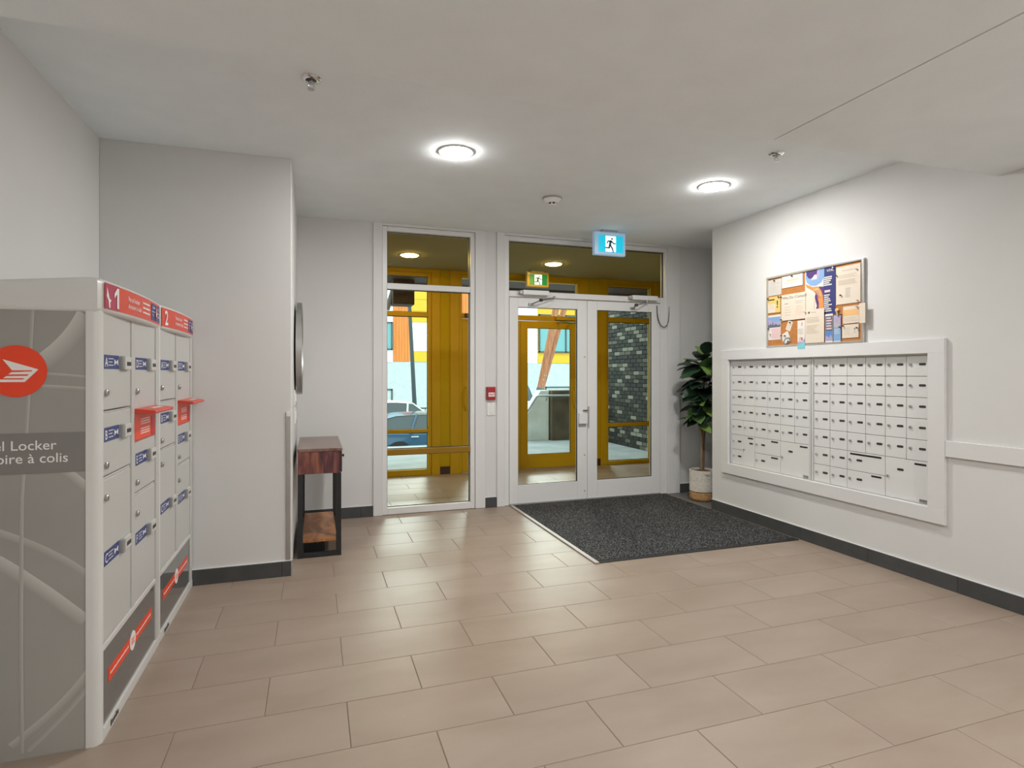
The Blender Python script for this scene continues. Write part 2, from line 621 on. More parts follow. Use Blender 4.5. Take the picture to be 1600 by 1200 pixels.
def door(name, x0, x1, y, sl, sr, m, mg, zb=0.20, zt=1.998, z1=2.092, label=None, d=0.045):
    root = struct(bpy.data.objects.new(name, None), label)
    root.location = (x0, y, 0.012); COL.objects.link(root)
    MB().box(x0, x0 + sl, y, y + d, 0.012, z1).build('stile', m, root, bev=0.002, bseg=1)
    MB().box(x1 - sr, x1, y, y + d, 0.012, z1).build('stile', m, root, bev=0.002, bseg=1)
    MB().box(x0 + sl, x1 - sr, y + 0.001, y + d - 0.001, 0.012, zb).build('bottom_rail', m, root, bev=0.002, bseg=1)
    MB().box(x0 + sl, x1 - sr, y + 0.001, y + d - 0.001, zt, z1).build('top_rail', m, root, bev=0.002, bseg=1)
    a, b = x0 + sl, x1 - sr
    g = MB().box(a - 0.008, b + 0.008, y + 0.020, y + 0.027, zb - 0.008, zt + 0.008).build('pane', mg, root)
    k = MB(); e = 0.008
    for (p, q, r_, s_) in ((a, a + e * 0.5, zb, zt), (b - e, b, zb, zt), (a, b, zb, zb + e * 0.6), (a, b, zt - e * 0.7, zt)):
        k.box(p, q, y + 0.008, y + 0.019, r_, s_)
    k.build('gasket', M_DARK, g)
    return root


d1 = door('door_1', 1.857, 2.7185, YB, 0.093, 0.112, M_ALU, M_GLASS, label='left white glazed leaf of the lobby double doors')
d2 = door('door_2', 2.7215, 3.606, YB, 0.115, 0.106, M_ALU, M_GLASS, label='right white glazed leaf of the lobby double doors')
# lock cover, thumb turn, bolts on the left leaf
lc = MB().box(2.615, 2.712, YB - 0.028, YB, 0.80, 0.915).build('latch_cover', M_STEEL if False else M_ALU, d1, bev=0.006)
MB().box(2.618, 2.700, YB - 0.010, YB, 0.772, 0.800).build('strike_lip', M_GREYM, d1, bev=0.002)
MB().box(2.668, 2.716, YB - 0.030, YB, 0.936, 0.944).build('lever', M_DARK, d1, bev=0.002)
for z in (0.47, 0.095, 1.50):
    MB().cyl((2.690, YB - 0.004, z), (2.690, YB, z), 0.008, 12).build('screw', M_GREYM, d1)
MB().box(2.725, 2.745, YB - 0.003, YB, 0.75, 0.98).build('lock_plate', M_STEEL, d2, bev=0.001)


def closer(root, x0, x1, hinge, elbow, tip):
    b = MB().box(x0, x1, YB - 0.060, YB, 2.118, 2.168).build('closer_body', M_GREYM if False else M_ALU, root, bev=0.008)
    MB().box(x0 - 0.03, x0, YB - 0.045, YB, 2.125, 2.162).build('closer_end_cap', M_GREYM, root, bev=0.004)
    MB().cyl((hinge, YB - 0.035, 2.118), (hinge, YB - 0.035, 2.085), 0.014, 12).build('spindle', M_GREYM, root)
    MB().tube([(hinge, YB - 0.035, 2.095), elbow], 0.008).build('closer_arm', M_STEEL, root)
    MB().tube([elbow, tip], 0.007).build('closer_arm', M_GREYM, root)
    MB().lathe([(0.0, -0.014), (0.018, -0.014), (0.018, 0.014), (0.0, 0.014)], elbow, 12, close=False).build('knuckle', M_DARK, root)
    MB().box(tip[0] - 0.03, tip[0] + 0.03, YB - 0.014, YB, tip[2] - 0.012, tip[2] + 0.012).build('closer_foot', M_GREYM, root, bev=0.003)


closer(df, 1.985, 2.265, 2.33, (2.135, YB - 0.16, 2.055), (2.09, YB - 0.01, 2.03))
closer(df, 3.235, 3.545, 3.42, (3.20, YB - 0.18, 2.045), (3.26, YB - 0.01, 2.03))
# armoured cable loop between leaf and frame
pts = []
for i in range(25):
    t = i / 24.0
    a = PI * t
    pts.append((3.560 + 0.075 * (1 - math.cos(a)), YB - 0.012 - 0.02 * math.sin(a), 2.07 - 0.235 * math.sin(a) ** 0.62))
MB().tube(pts, 0.0048, 8).build('power_cable', M_DARK, df, smooth=40)

# ------------------------------------------------------------------ vestibule
struct(MB().box(VX0 - 0.1, VX1 + 0.1, YB + 0.10, YO + 0.10, VC, VC + 0.15).build('ceiling_vestibule', M_VCEIL), 'vestibule ceiling, yellow colour cast put into its tone, with two downlights')
struct(MB().box(VX0 - 0.1, VX0, YB + 0.10, YO + 0.1, 0, VC).build('wall_vestibule_left', M_CASTW))
struct(MB().box(VX1, VX1 + 0.1, YB + 0.10, YO + 0.1, 0, VC).build('wall_vestibule_right', M_CASTW))
vs_ = struct(MB().box(VX0, 0.46, YO, YO + 0.1, 0, VC).build('wall_vestibule_outer', M_CASTW))
MB().box(1.562, 1.708, YO, YO + 0.1, 0, VC).build('wall_strip', M_CASTW, vs_)
MB().box(3.72, 3.922, YO, YO + 0.1, 0, VC).build('wall_strip', M_CASTW, vs_)
MB().box(4.90, VX1, YO, YO + 0.1, 0, VC).build('wall_end', M_CASTW, vs_)
MB().box(1.568, 1.702, YO - 0.012, YO, 0, 0.10).build('baseboard_tile', M_MAROON, vs_)
MB().box(3.74, 3.916, YO - 0.012, YO, 0, 0.10).build('baseboard_tile', M_MAROON, vs_)
for i, (a, b) in enumerate(((0.46, 0.55), (1.456, 1.566), (1.704, 1.823), (3.60, 3.72), (3.918, 4.018), (4.80, 4.90))):
    struct(MB().box(a, b, YO - 0.016, YO + 0.10, 0, VC).build('trim_%d' % (i + 8), M_CAST, bev=0.002, bseg=1))
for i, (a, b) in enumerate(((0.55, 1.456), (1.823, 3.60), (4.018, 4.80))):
    struct(MB().box(a, b, YO - 0.016, YO + 0.10, 2.64, VC).build('trim_%d' % (i + 14), M_CAST, bev=0.002, bseg=1))
window('window_3', 0.55, 1.455, 2.64, YO, 0.045, 0.045, [(0.557, 0.602, M_CAST), (2.069, 2.127, M_CAST)], M_CAST, M_CAST, M_GLASSG,
       zb=0.078, label='vestibule window, yellow colour cast put into its frame, on the street side, left of the outer doors')
window('window_4', 4.019, 4.80, 2.64, YO, 0.030, 0.045, [(0.552, 0.603, M_CAST), (2.076, 2.142, M_CAST)], M_CAST, M_CAST, M_GLASSG,
       zb=0.053, label='vestibule sidelight, yellow colour cast put into its frame, facing the dark brick wall')
of = struct(bpy.data.objects.new('window_5', None), 'frame and transom of the outer entrance doors, coloured with a yellow cast')
of.location = (1.823, YO, 0); COL.objects.link(of)
MB().box(1.824, 1.866, YO, YO + 0.09, 0, 2.64).build('jamb', M_CAST, of, bev=0.003, bseg=1)
MB().box(3.556, 3.599, YO, YO + 0.09, 0, 2.64).build('jamb', M_CAST, of, bev=0.003, bseg=1)
MB().box(1.866, 3.556, YO, YO + 0.09, 2.066, 2.133).build('door_head', M_CAST, of, bev=0.003, bseg=1)
MB().box(1.866, 3.556, YO, YO + 0.09, 2.60, 2.64).build('head_rail', M_CAST, of, bev=0.003, bseg=1)
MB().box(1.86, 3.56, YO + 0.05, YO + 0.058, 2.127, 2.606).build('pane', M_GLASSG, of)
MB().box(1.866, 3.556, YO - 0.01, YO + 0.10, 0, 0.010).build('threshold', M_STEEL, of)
for nm, a, b, lb in (('door_3', 1.868, 2.690, 'left leaf of the outer street doors, coloured with a yellow cast'), ('door_4', 2.694, 3.554, 'right leaf of the outer street doors, coloured with a yellow cast, with a pull handle')):
    dd = door(nm, a, b, YO, 0.104, 0.104, M_CAST, M_GLASSG, zb=0.205, zt=1.958, z1=2.056, label=lb)
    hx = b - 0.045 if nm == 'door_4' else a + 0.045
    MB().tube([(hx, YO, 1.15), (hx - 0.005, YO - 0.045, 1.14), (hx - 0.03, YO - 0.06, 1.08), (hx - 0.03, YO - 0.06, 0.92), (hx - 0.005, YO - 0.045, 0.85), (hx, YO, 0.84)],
              0.010, 10).build('pull_handle', M_CAST, dd, smooth=50)
    if nm == 'door_4':
        MB().box(3.20, 3.50, YO - 0.06, YO, 2.075, 2.125).build('closer_body', M_CAST, dd, bev=0.006)
        MB().tube([(3.42, YO - 0.03, 2.07), (3.20, YO - 0.17, 2.03), (3.25, YO - 0.01, 2.02)], 0.008).build('closer_arm', M_GREYM, dd)
    else:
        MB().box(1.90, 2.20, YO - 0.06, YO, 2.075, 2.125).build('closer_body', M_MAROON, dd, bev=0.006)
        MB().tube([(1.95, YO - 0.03, 2.07), (2.20, YO - 0.17, 2.03), (2.15, YO - 0.01, 2.02)], 0.008).build('closer_arm', M_GREYM, dd)


# ------------------------------------------------------------------ lights of the place, and added fill downlights
def downlight(x, y, z, label, lensmat, r=0.098, group=None):
    t = thing('ceiling_downlight', label, 'light', (x, y, z), group)
    MB().lathe([(r + 0.016, 0.0), (r + 0.016, -0.004), (r + 0.008, -0.008), (r, -0.007), (r, 0.0)], (x, y, z), 40, close=False).build('trim_ring', M_WHITE, t, smooth=40)
    MB().lathe([(r, -0.004), (r, -0.010), (r * 0.94, -0.014), (r * 0.6, -0.0165), (0.002, -0.017)], (x, y, z), 40, close=False).build('lens', lensmat, t, smooth=60)
    return t


M_LENS = mat('lit_white_lens', (0.9, 0.9, 0.9), 0.5, emit=(1.0, 0.985, 0.955), estr=LAMP)
M_FILL_LENS = mat('added_fill_lens', (0.9, 0.9, 0.9), 0.5, emit=(1.0, 0.985, 0.955), estr=FILL_LAMP)
M_VLENS = mat('lit_amber_lens', (0.9, 0.8, 0.5), 0.5, emit=(1.0, 0.66, 0.16), estr=VLAMP)
downlight(0.853, 3.615, ZC, 'round white downlight nearer the parcel lockers', M_LENS)
downlight(2.840, 3.652, ZC, 'round white downlight nearer the mailbox wall', M_LENS)
for (x, y, lb) in ((0.85, 0.65, 'left added fill downlight of the lowered ceiling, just overhead'), (2.84, 0.35, 'right added fill downlight of the lowered ceiling, just overhead'),
                   (0.85, -1.35, 'left added fill downlight of the lowered ceiling, farthest behind the viewer'), (2.84, -1.35, 'right added fill downlight of the lowered ceiling, farthest behind the viewer')):
    downlight(x, y, ZS, lb, M_FILL_LENS, group='unseen fill downlights added in the lowered ceiling')  # unseen downlights, added to light the room from behind the viewer
downlight(1.037, 6.704, VC, 'amber vestibule downlight seen above the tall window', M_VLENS)
downlight(2.814, 6.676, VC, 'amber vestibule downlight seen above the doors', M_VLENS)

# ------------------------------------------------------------------ exit signs
M_CYAN = mat('lit_cyan_panel', (0.0, 0.35, 0.45), 0.4, emit=(0.0, 0.36, 0.52), estr=0.8)
M_LITW = mat('lit_white_panel', (0.8, 0.9, 0.9), 0.4, emit=(0.85, 1.0, 1.0), estr=0.7)
M_GREEN = mat('lit_green_panel', (0.0, 0.2, 0.06), 0.4, emit=(0.0, 0.12, 0.035), estr=0.6)
M_TEAL = mat('dark_teal_ink', (0.01, 0.16, 0.17), 0.5)
M_DGREEN = mat('dark_green_ink', (0.005, 0.05, 0.02), 0.5)
M_FROST = mat('frosted_blue_case', (0.42, 0.52, 0.66), 0.25, emit=(0.2, 0.42, 0.6), estr=0.25)
M_OCASE = mat('colour_cast_case', (0.55, 0.36, 0.06), 0.4)  # vestibule sign case with the yellow cast put into its colour


def limb(m_, fr, a, b, w0, w1):
    a = Vector(a); b = Vector(b); d = (b - a).normalized(); n = Vector((-d.y, d.x))
    pl = []
    for k in range(7):
        t = -PI / 2 - PI * k / 6
        pl.append(a + d * (math.cos(t + PI / 2 + PI / 2) * 0) + n * (w0 * math.sin(-t)) * 0 + (d * math.cos(PI / 2 + PI * k / 6) + n * math.sin(PI / 2 + PI * k / 6)) * w0)
    for k in range(7):
        pl.append(b + (d * math.cos(-PI / 2 + PI * k / 6) + n * math.sin(-PI / 2 + PI * k / 6)) * w1)
    m_.prism([(p.x, p.y) for p in pl], fr, 0.0006)


def exit_sign(x0, x1, y, z0, z1, zc, mcase, mpanel, mink, label):
    t = thing('exit_sign', label, 'exit sign', ((x0 + x1) / 2, y, zc))
    xc = (x0 + x1) / 2; H = z1 - z0; W = x1 - x0
    MB().box(x0, x1, y, y + 0.055, z0, z1).build('case', mcase, t, bev=0.014, bseg=3, smooth=40)
    MB().box(xc - 0.085, xc + 0.085, y + 0.005, y + 0.05, z1 - 0.002, zc).build('mounting_bracket', M_GREYM, t, bev=0.003)
    px0, px1, pz0, pz1 = x0 + W * 0.125, x1 - W * 0.095, z0 + H * 0.13, z1 - H * 0.15
    MB().box(px0, px1, y - 0.003, y + 0.002, pz0, pz1).build('lit_panel', mpanel, t)
    ph = pz1 - pz0; pw = px1 - px0
    dx0, dx1 = px0 + pw * 0.28, px0 + pw * 0.70
    MB().box(dx0, dx1, y - 0.0045, y - 0.002, pz0 + ph * 0.03, pz1 - ph * 0.04).build('doorway_symbol', M_LITW, t)
    fr = face_ny(dx0, y - 0.0046, pz0)
    m_ = MB(); W2 = dx1 - dx0

    def P(a, b): return (a * W2, b * ph)
    th_ = 0.045 * ph
    m_.prism([(P(0.62, 0.78)[0] + 0.062 * ph * math.cos(i * PI / 8), P(0.62, 0.80)[1] + 0.062 * ph * math.sin(i * PI / 8)) for i in range(16)], fr, 0.0006)
    limb(m_, fr, P(0.48, 0.63), P(0.42, 0.42), 0.085 * ph, 0.06 * ph)      # trunk
    limb(m_, fr, P(0.50, 0.66), P(0.24, 0.66), th_, th_ * 0.8)             # rear arm
    limb(m_, fr, P(0.24, 0.66), P(0.15, 0.53), th_ * 0.8, th_ * 0.7)
    limb(m_, fr, P(0.56, 0.66), P(0.80, 0.52), th_, th_ * 0.8)             # front arm
    limb(m_, fr, P(0.80, 0.52), P(0.95, 0.53), th_ * 0.8, th_ * 0.7)
    limb(m_, fr, P(0.38, 0.42), P(0.36, 0.26), th_ * 1.1, th_)             # rear leg
    limb(m_, fr, P(0.36, 0.26), P(-0.03, 0.26), th_, th_ * 0.7)
    limb(m_, fr, P(0.46, 0.42), P(0.66, 0.22), th_ * 1.1, th_)             # front leg
    limb(m_, fr, P(0.66, 0.22), P(0.74, 0.03), th_, th_ * 0.8)
    m_.build('running_person_symbol', mink, t)


exit_sign(2.580, 2.925, 5.10, 2.485, 2.715, ZC, M_FROST, M_CYAN, M_TEAL, 'cyan lit exit sign hung from the lobby ceiling')
exit_sign(2.652, 2.970, 7.20, 2.475, 2.672, VC, M_OCASE, M_GREEN, M_DGREEN, 'green lit exit sign inside the vestibule')


# ------------------------------------------------------------------ sprinklers, smoke detector, wall devices
def sprinkler(x, y, label):
    t = thing('fire_sprinkler', label, 'sprinkler', (x, y, ZC))
    MB().lathe([(0.048, 0), (0.048, -0.004), (0.040, -0.010), (0.026, -0.012), (0.024, 0.0)], (x, y, ZC), 28, close=False).build('escutcheon', M_CHROME, t, smooth=35)
    MB().lathe([(0.026, -0.001), (0.001, -0.001)], (x, y, ZC), 20, close=False).build('cup', M_DARK, t)
    MB().cyl((x, y, ZC), (x, y, ZC - 0.03), 0.010, 12, 0.007).build('nozzle', M_STEEL, t)
    for s_ in (-1, 1):
        MB().tube([(x + s_ * 0.008, y, ZC - 0.026), (x + s_ * 0.015, y, ZC - 0.038), (x + s_ * 0.004, y, ZC - 0.052)], 0.0022, 6).build('frame_arm', M_STEEL, t)
    m_ = MB().lathe([(0.004, -0.050), (0.016, -0.053), (0.017, -0.0545), (0.003, -0.056)], (x, y, ZC), 16)
    m_.build('deflector', M_STEEL, t)


sprinkler(-0.014, 2.937, 'chrome ceiling sprinkler above the parcel lockers')
sprinkler(2.803, 2.986, 'chrome ceiling sprinkler nearest the mailbox wall')
t = thing('smoke_detector', 'small white smoke detector in the middle of the ceiling', 'smoke detector', (1.807, 4.314, ZC))
c_ = (1.807, 4.314, ZC)
MB().lathe([(0.078, 0), (0.078, -0.010), (0.072, -0.014)], c_, 32, close=False).build('base_plate', M_GREYM, t, smooth=35)
MB().lathe([(0.072, -0.013), (0.055, -0.030), (0.040, -0.044)], c_, 32, close=False).build('housing', M_WHITE, t, smooth=35)
MB().lathe([(0.028, -0.040), (0.028, -0.056)], c_, 24, close=False).build('sensing_chamber', M_DARK, t)
MB().lathe([(0.032, -0.055), (0.032, -0.060), (0.020, -0.064), (0.001, -0.065)], c_, 24, close=False).build('cap', M_WHITE, t, smooth=35)
m_ = MB()
for i in range(6):
    a = 2 * PI * i / 6
    m_.cyl((c_[0] + 0.033 * math.cos(a), c_[1] + 0.033 * math.sin(a), ZC - 0.042), (c_[0] + 0.031 * math.cos(a), c_[1] + 0.031 * math.sin(a), ZC - 0.056), 0.005, 8)
m_.build('cage_post', M_WHITE, t)

M_RED = mat('fire_red_plastic', (0.36, 0.012, 0.022), 0.35)
t = thing('fire_alarm_station', 'red fire alarm pull station between window and doors', 'fire alarm', (1.653, YB, 1.063))
MB().box(1.612, 1.702, YB - 0.035, YB, 1.065, 1.195).build('case', M_RED, t, bev=0.006)
MB().box(1.627, 1.690, YB - 0.041, YB - 0.034, 1.098, 1.138).build('pull_lever', M_WHITE, t, bev=0.002)
m_ = MB()
for a in (1.642, 1.675):
    m_.prism([(-0.011, 0), (0.011, 0), (0, -0.014)], face_ny(a, YB - 0.0412, 1.126), 0.0006)
m_.prism([(-0.009, 0), (0.009, 0), (0, 0.014)], face_ny(1.6585, YB - 0.0412, 1.110), 0.0006)
m_.build('arrow_print', M_RED, t)
t = thing('switch_plate', 'white wall plate below the red fire alarm', 'switch plate', (1.66, YB, 0.91))
MB().box(1.623, 1.700, YB - 0.010, YB, 0.912, 1.036).build('plate', M_WHITE, t, bev=0.003)
MB().box(1.645, 1.678, YB - 0.014, YB - 0.009, 0.940, 1.008).build('rocker', M_WHITE, t, bev=0.002)
for z in (0.925, 1.023):
    MB().cyl((1.6615, YB - 0.0115, z), (1.6615, YB - 0.009, z), 0.004, 8).build('screw', M_GREYM, t)

# stainless corner guard on the alcove wall
t = thing('corner_guard', 'narrow stainless steel guard on the alcove wall corner', 'corner guard', (-0.16, YA, 0.1))
MB().box(-0.176, -0.147, YA - 0.006, YA, 0.105, 1.075).build('guard_strip', M_STEEL, t, bev=0.002)
MB().box(-0.173, -0.150, YA - 0.010, YA - 0.005, 1.045, 1.075).build('top_clip', M_WHITE, t, bev=0.002)
# light switches on the side wall
for z, lb in ((1.145, 'upper white light switch on the side wall below the mirror'), (1.005, 'lower white light switch on the side wall above the table')):
    t = thing('light_switch', lb, 'switch plate', (XS, 4.78, z - 0.055))
    MB().box(XS, XS + 0.008, 4.70, 4.86, z - 0.057, z + 0.057).build('plate', M_WHITE, t, bev=0.002)
    for a in (4.735, 4.785):
        MB().box(XS + 0.007, XS + 0.014, a, a + 0.035, z - 0.033, z + 0.033).build('rocker', M_WHITE, t, bev=0.002)

# ------------------------------------------------------------------ mat
MX0, MX1, MY0, MY1 = 1.862, 3.640, 3.65, 5.50
t = thing('entrance_mat', 'large charcoal carpet mat in front of the double doors', 'mat', (2.74, 4.57, 0))
MB().box(MX0 + 0.02, MX1, MY0 + 0.028, MY1, 0.0, 0.0135).build('carpet', M_MAT, t, bev=0.003)
m_ = MB().add([(MX0 + 0.02, MY0, 0.0), (MX1, MY0, 0.0), (MX1, MY0 + 0.03, 0.0), (MX0 + 0.02, MY0 + 0.03, 0.0), (MX0 + 0.02, MY0, 0.004), (MX1, MY0, 0.004), (MX1, MY0 + 0.03, 0.012), (MX0 + 0.02, MY0 + 0.03, 0.012)],
              [(0, 3, 2, 1), (4, 5, 6, 7), (0, 1, 5, 4), (1, 2, 6, 5), (2, 3, 7, 6), (3, 0, 4, 7)])
m_.build('rubber_edge', M_RUBBER, t)
MB().box(MX0 - 0.012, MX0 + 0.021, MY0 - 0.003, MY1, 0.0, 0.012).build('edge_strip', M_STRIP, t, bev=0.004)
MB().box(MX1 - 0.001, MX1 + 0.010, MY0 - 0.003, MY1, 0.0, 0.009).build('rubber_edge', M_RUBBER, t, bev=0.003)

# ------------------------------------------------------------------ chair rail
struct(MB().box(XR - 0.020, XR, YBACK, 2.532, 0.815, 0.914).build('trim_20', M_TRIM, bev=0.002, bseg=1), 'flat painted chair rail running right from the mailbox surround')

# ------------------------------------------------------------------ mailboxes
XF = XR - 0.025
kf = (XF / XR)


def onf(y, z): return (y * kf, CAM_H + (z - CAM_H) * kf)


oy0, oz0 = onf(2.549, 0.385); oy1, oz1 = onf(4.632, 1.546)
iy0, iz0 = onf(2.654, 0.480); iy1, iz1 = onf(4.541, 1.455)
t = thing('mailbox_surround', 'wide painted picture-frame casing around both mailbox panels', 'trim', (XR, (oy0 + oy1) / 2, oz0))
for (a, b, c, d) in ((oy0, oy1, oz0, iz0), (oy0, oy1, iz1, oz1), (oy0, iy0, iz0, iz1), (iy1, oy1, iz0, iz1)):
    MB().box(XF, XR - 0.0005, a, b, c, d).build('casing_board', M_TRIM, t, bev=0.0015, bseg=1)

M_MAIL = mat('silver_mailbox_metal', (0.70, 0.70, 0.69), 0.4, metal=0.0)
M_MAILF = mat('mailbox_frame_metal', (0.62, 0.62, 0.615), 0.35, metal=0.1)
M_GAPD = mat('mailbox_gap', (0.10, 0.10, 0.10), 0.7)
M_PLATE = mat('dark_number_plate', (0.035, 0.035, 0.036), 0.4)
M_INKG = mat('grey_ink', (0.30, 0.30, 0.30), 0.6)
XM = XR + 0.018      # door face plane


def pill(yc, zc, w_, h_, x, t_=0.0015):
    r_ = h_ / 2
    pl = []
    for k in range(9): 
        a = PI / 2 - PI * k / 8
        pl.append((w_ / 2 - r_ + r_ * math.cos(a), r_ * math.sin(a)))
    for k in range(9):
        a = -PI / 2 - PI * k / 8
        pl.append((-w_ / 2 + r_ + r_ * math.cos(a), r_ * math.sin(a)))
    return MB().prism(pl, face_nx(x, yc, zc), t_)


CW, RH = 0.1506, 0.1370
mesh_cache = {}


def mail_door(parent, ytop, ztop, w_, h_, lock, plate, slot, base, badge=False):
    """local origin at the door's upper left corner seen from the lobby"""
    key = (round(w_, 4), round(h_, 4))
    if key not in mesh_cache:
        mesh_cache[key] = MB().box(0, 0.016, -w_ + 0.0015, -0.0015, -h_ + 0.0016, -0.0016).data('door', M_MAIL, bev=0.0018, bseg=1)
    if 'lock' not in mesh_cache:
        mesh_cache['lock'] = MB().lathe([(0.0095, 0.001), (0.0095, -0.006), (0.0075, -0.009), (0.001, -0.009)], (0, 0, 0), 14, axis='x', close=False).data('lock', M_STEEL, smooth=35)
        mesh_cache['key'] = MB().box(-0.0095, -0.0088, -0.0011, 0.0011, -0.005, 0.005).data('keyhole', M_DARK)
        mesh_cache['plate'] = pill(0, 0, 0.046, 0.0155, 0).data('number_plate', M_PLATE)
        m2 = MB()
        for q in (-0.010, -0.001, 0.008):
            m2.box(-0.0019, -0.0014, q, q + 0.0045, -0.0035, 0.0035)
        mesh_cache['digits'] = m2.data('number_print', M_INKG)
    d = bpy.data.objects.new('mailbox_door', mesh_cache[key]); COL.objects.link(d)
    d.parent = parent
    d.location = (XM - base[0], ytop - base[1], ztop - base[2])
    for nm, dat, q in (('lock', 'lock', lock), ('number_plate', 'plate', plate)):
        o = bpy.data.objects.new(nm, mesh_cache[dat]); COL.objects.link(o); o.parent = d
        o.location = (0, -q[0], -q[1])
    if slot:
        s_ = pill(0, 0, slot[2], 0.0125, 0, 0.0012)
        o = s_.build('mail_slot', M_DARK); o.parent = d; o.location = (0, -slot[0], -slot[1])
    if badge:
        b_ = MB().box(-0.0015, 0, -0.026, 0.026, -0.011, 0.011).build('maker_badge', M_STEEL)
        b_.parent = d; b_.location = (0, -(w_ - 0.036), -(h_ - 0.018))
    return d


def mail_unit(ya, label, rightside):
    yb = ya - 6 * CW
    zt = 1.4445
    zb = zt - 7 * RH
    root = thing('mailbox_bank', label, 'mailbox', (XR, (ya + yb) / 2, zb))
    base = worldloc(root)
    MB().box(XM + 0.014, XM + 0.10, yb - 0.004, ya + 0.004, zb - 0.004, zt + 0.004).build('cabinet_body', M_GAPD, root)
    for (a, b, c, d) in ((yb - 0.020, yb, zb - 0.0, zt), (ya, ya + 0.020, zb, zt), (yb - 0.020, ya + 0.020, zt, zt + 0.013), (yb - 0.020, ya + 0.020, zb - 0.012, zb)):
        MB().box(XM - 0.006, XM + 0.05, a, b, c, d).build('panel_frame', M_MAILF, root, bev=0.002, bseg=1)
    std = dict(lock=(0.030, 0.060), plate=(0.108, 0.058))
    for r_ in range(5):
        for c in range(6):
            mail_door(root, ya - c * CW, zt - r_ * RH, CW, RH, slot=None, base=base, **std)
    z6 = zt - 5 * RH
    n = 2 if rightside else 1
    for r_ in (5, 6):
        for c in range(n):
            mail_door(root, ya - c * CW, zt - r_ * RH, CW, RH, slot=None, base=base, **std)
    if not rightside:
        mail_door(root, ya - CW, z6, CW, 2 * RH, (0.016, 0.125), (0.106, 0.062), (0.097, 0.017, 0.068), base)
    for r_ in (5, 6):
        long_ = rightside and r_ == 5
        mail_door(root, ya - 2 * CW, zt - r_ * RH, 2 * CW, RH, (0.026, 0.060), (0.102, 0.058),
                  (0.150, 0.017, 0.250) if long_ else (0.235, 0.017, 0.080), base)
    mail_door(root, ya - 4 * CW, z6, 2 * CW, 2 * RH, (0.022, 0.130), (0.110, 0.075), (0.245, 0.022, 0.080), base, badge=True)


mail_unit(4.5065, 'left silver mailbox panel, nearer the potted plant', False)
mail_unit(3.5595, 'right silver mailbox panel, nearer the chair rail', True)

# ------------------------------------------------------------------ notice board and the papers pinned to it
M_CORK = mat('orange_cork', (0.44, 0.175, 0.045), 0.9, var=0.12, vscale=60, bump=0.3, bscale=200)
M_BFRAME = mat('board_aluminium', (0.62, 0.62, 0.61), 0.3, metal=0.8)
BY0, BY1, BZ0, BZ1 = 3.09, 4.022, 1.545, 2.146
t = thing('notice_board', 'aluminium framed cork notice board above the mailboxes', 'notice board', (XR, (BY0 + BY1) / 2, BZ0))
MB().box(XR - 0.012, XR, BY0 + 0.01, BY1 - 0.01, BZ0 + 0.01, BZ1 - 0.01).build('cork_panel', M_CORK, t)
for (a, b, c, d) in ((BY0, BY1, BZ0, BZ0 + 0.017), (BY0, BY1, BZ1 - 0.017, BZ1), (BY0, BY0 + 0.017, BZ0 + 0.017, BZ1 - 0.017), (BY1 - 0.017, BY1, BZ0 + 0.017, BZ1 - 0.017)):
    MB().box(XR - 0.024, XR, a, b, c, d).build('frame_bar', M_BFRAME, t, bev=0.003)

INK = {}


def pm(name, c, r=0.65): return mat('print_' + name, c, r)


P_CREAM = pm('cream', (0.669, 0.585, 0.485)); P_WHITE = pm('white', (0.694, 0.652, 0.602)); P_PALE = pm('pale', (0.551, 0.519, 0.477))
P_YEL = pm('yellow', (0.711, 0.502, 0.159)); P_NAVY = pm('navy', (0.026, 0.030, 0.148)); P_BLUE = pm('blue', (0.081, 0.207, 0.503))
P_SKY = pm('sky', (0.192, 0.340, 0.577)); P_PURPLE = pm('purple', (0.074, 0.030, 0.148)); P_LILAC = pm('lilac', (0.370, 0.326, 0.488)); P_ORANGE = pm('orange', (0.669, 0.251, 0.067))
P_APRI = pm('apricot', (0.753, 0.435, 0.184)); P_PINK = pm('pink', (0.694, 0.485, 0.485)); P_CYAN = pm('cyan', (0.18, 0.55, 0.62)); P_GREY = pm('grey_text', (0.42, 0.39, 0.36))
P_BLACK = pm('black', (0.03, 0.03, 0.03)); P_SLATE = pm('slate', (0.10, 0.12, 0.17)); P_TAN = pm('tan', (0.502, 0.418, 0.318)); P_SALM = pm('salmon', (0.85, 0.50, 0.38))
P_WALLG = pm('mid_grey', (0.20, 0.20, 0.21))


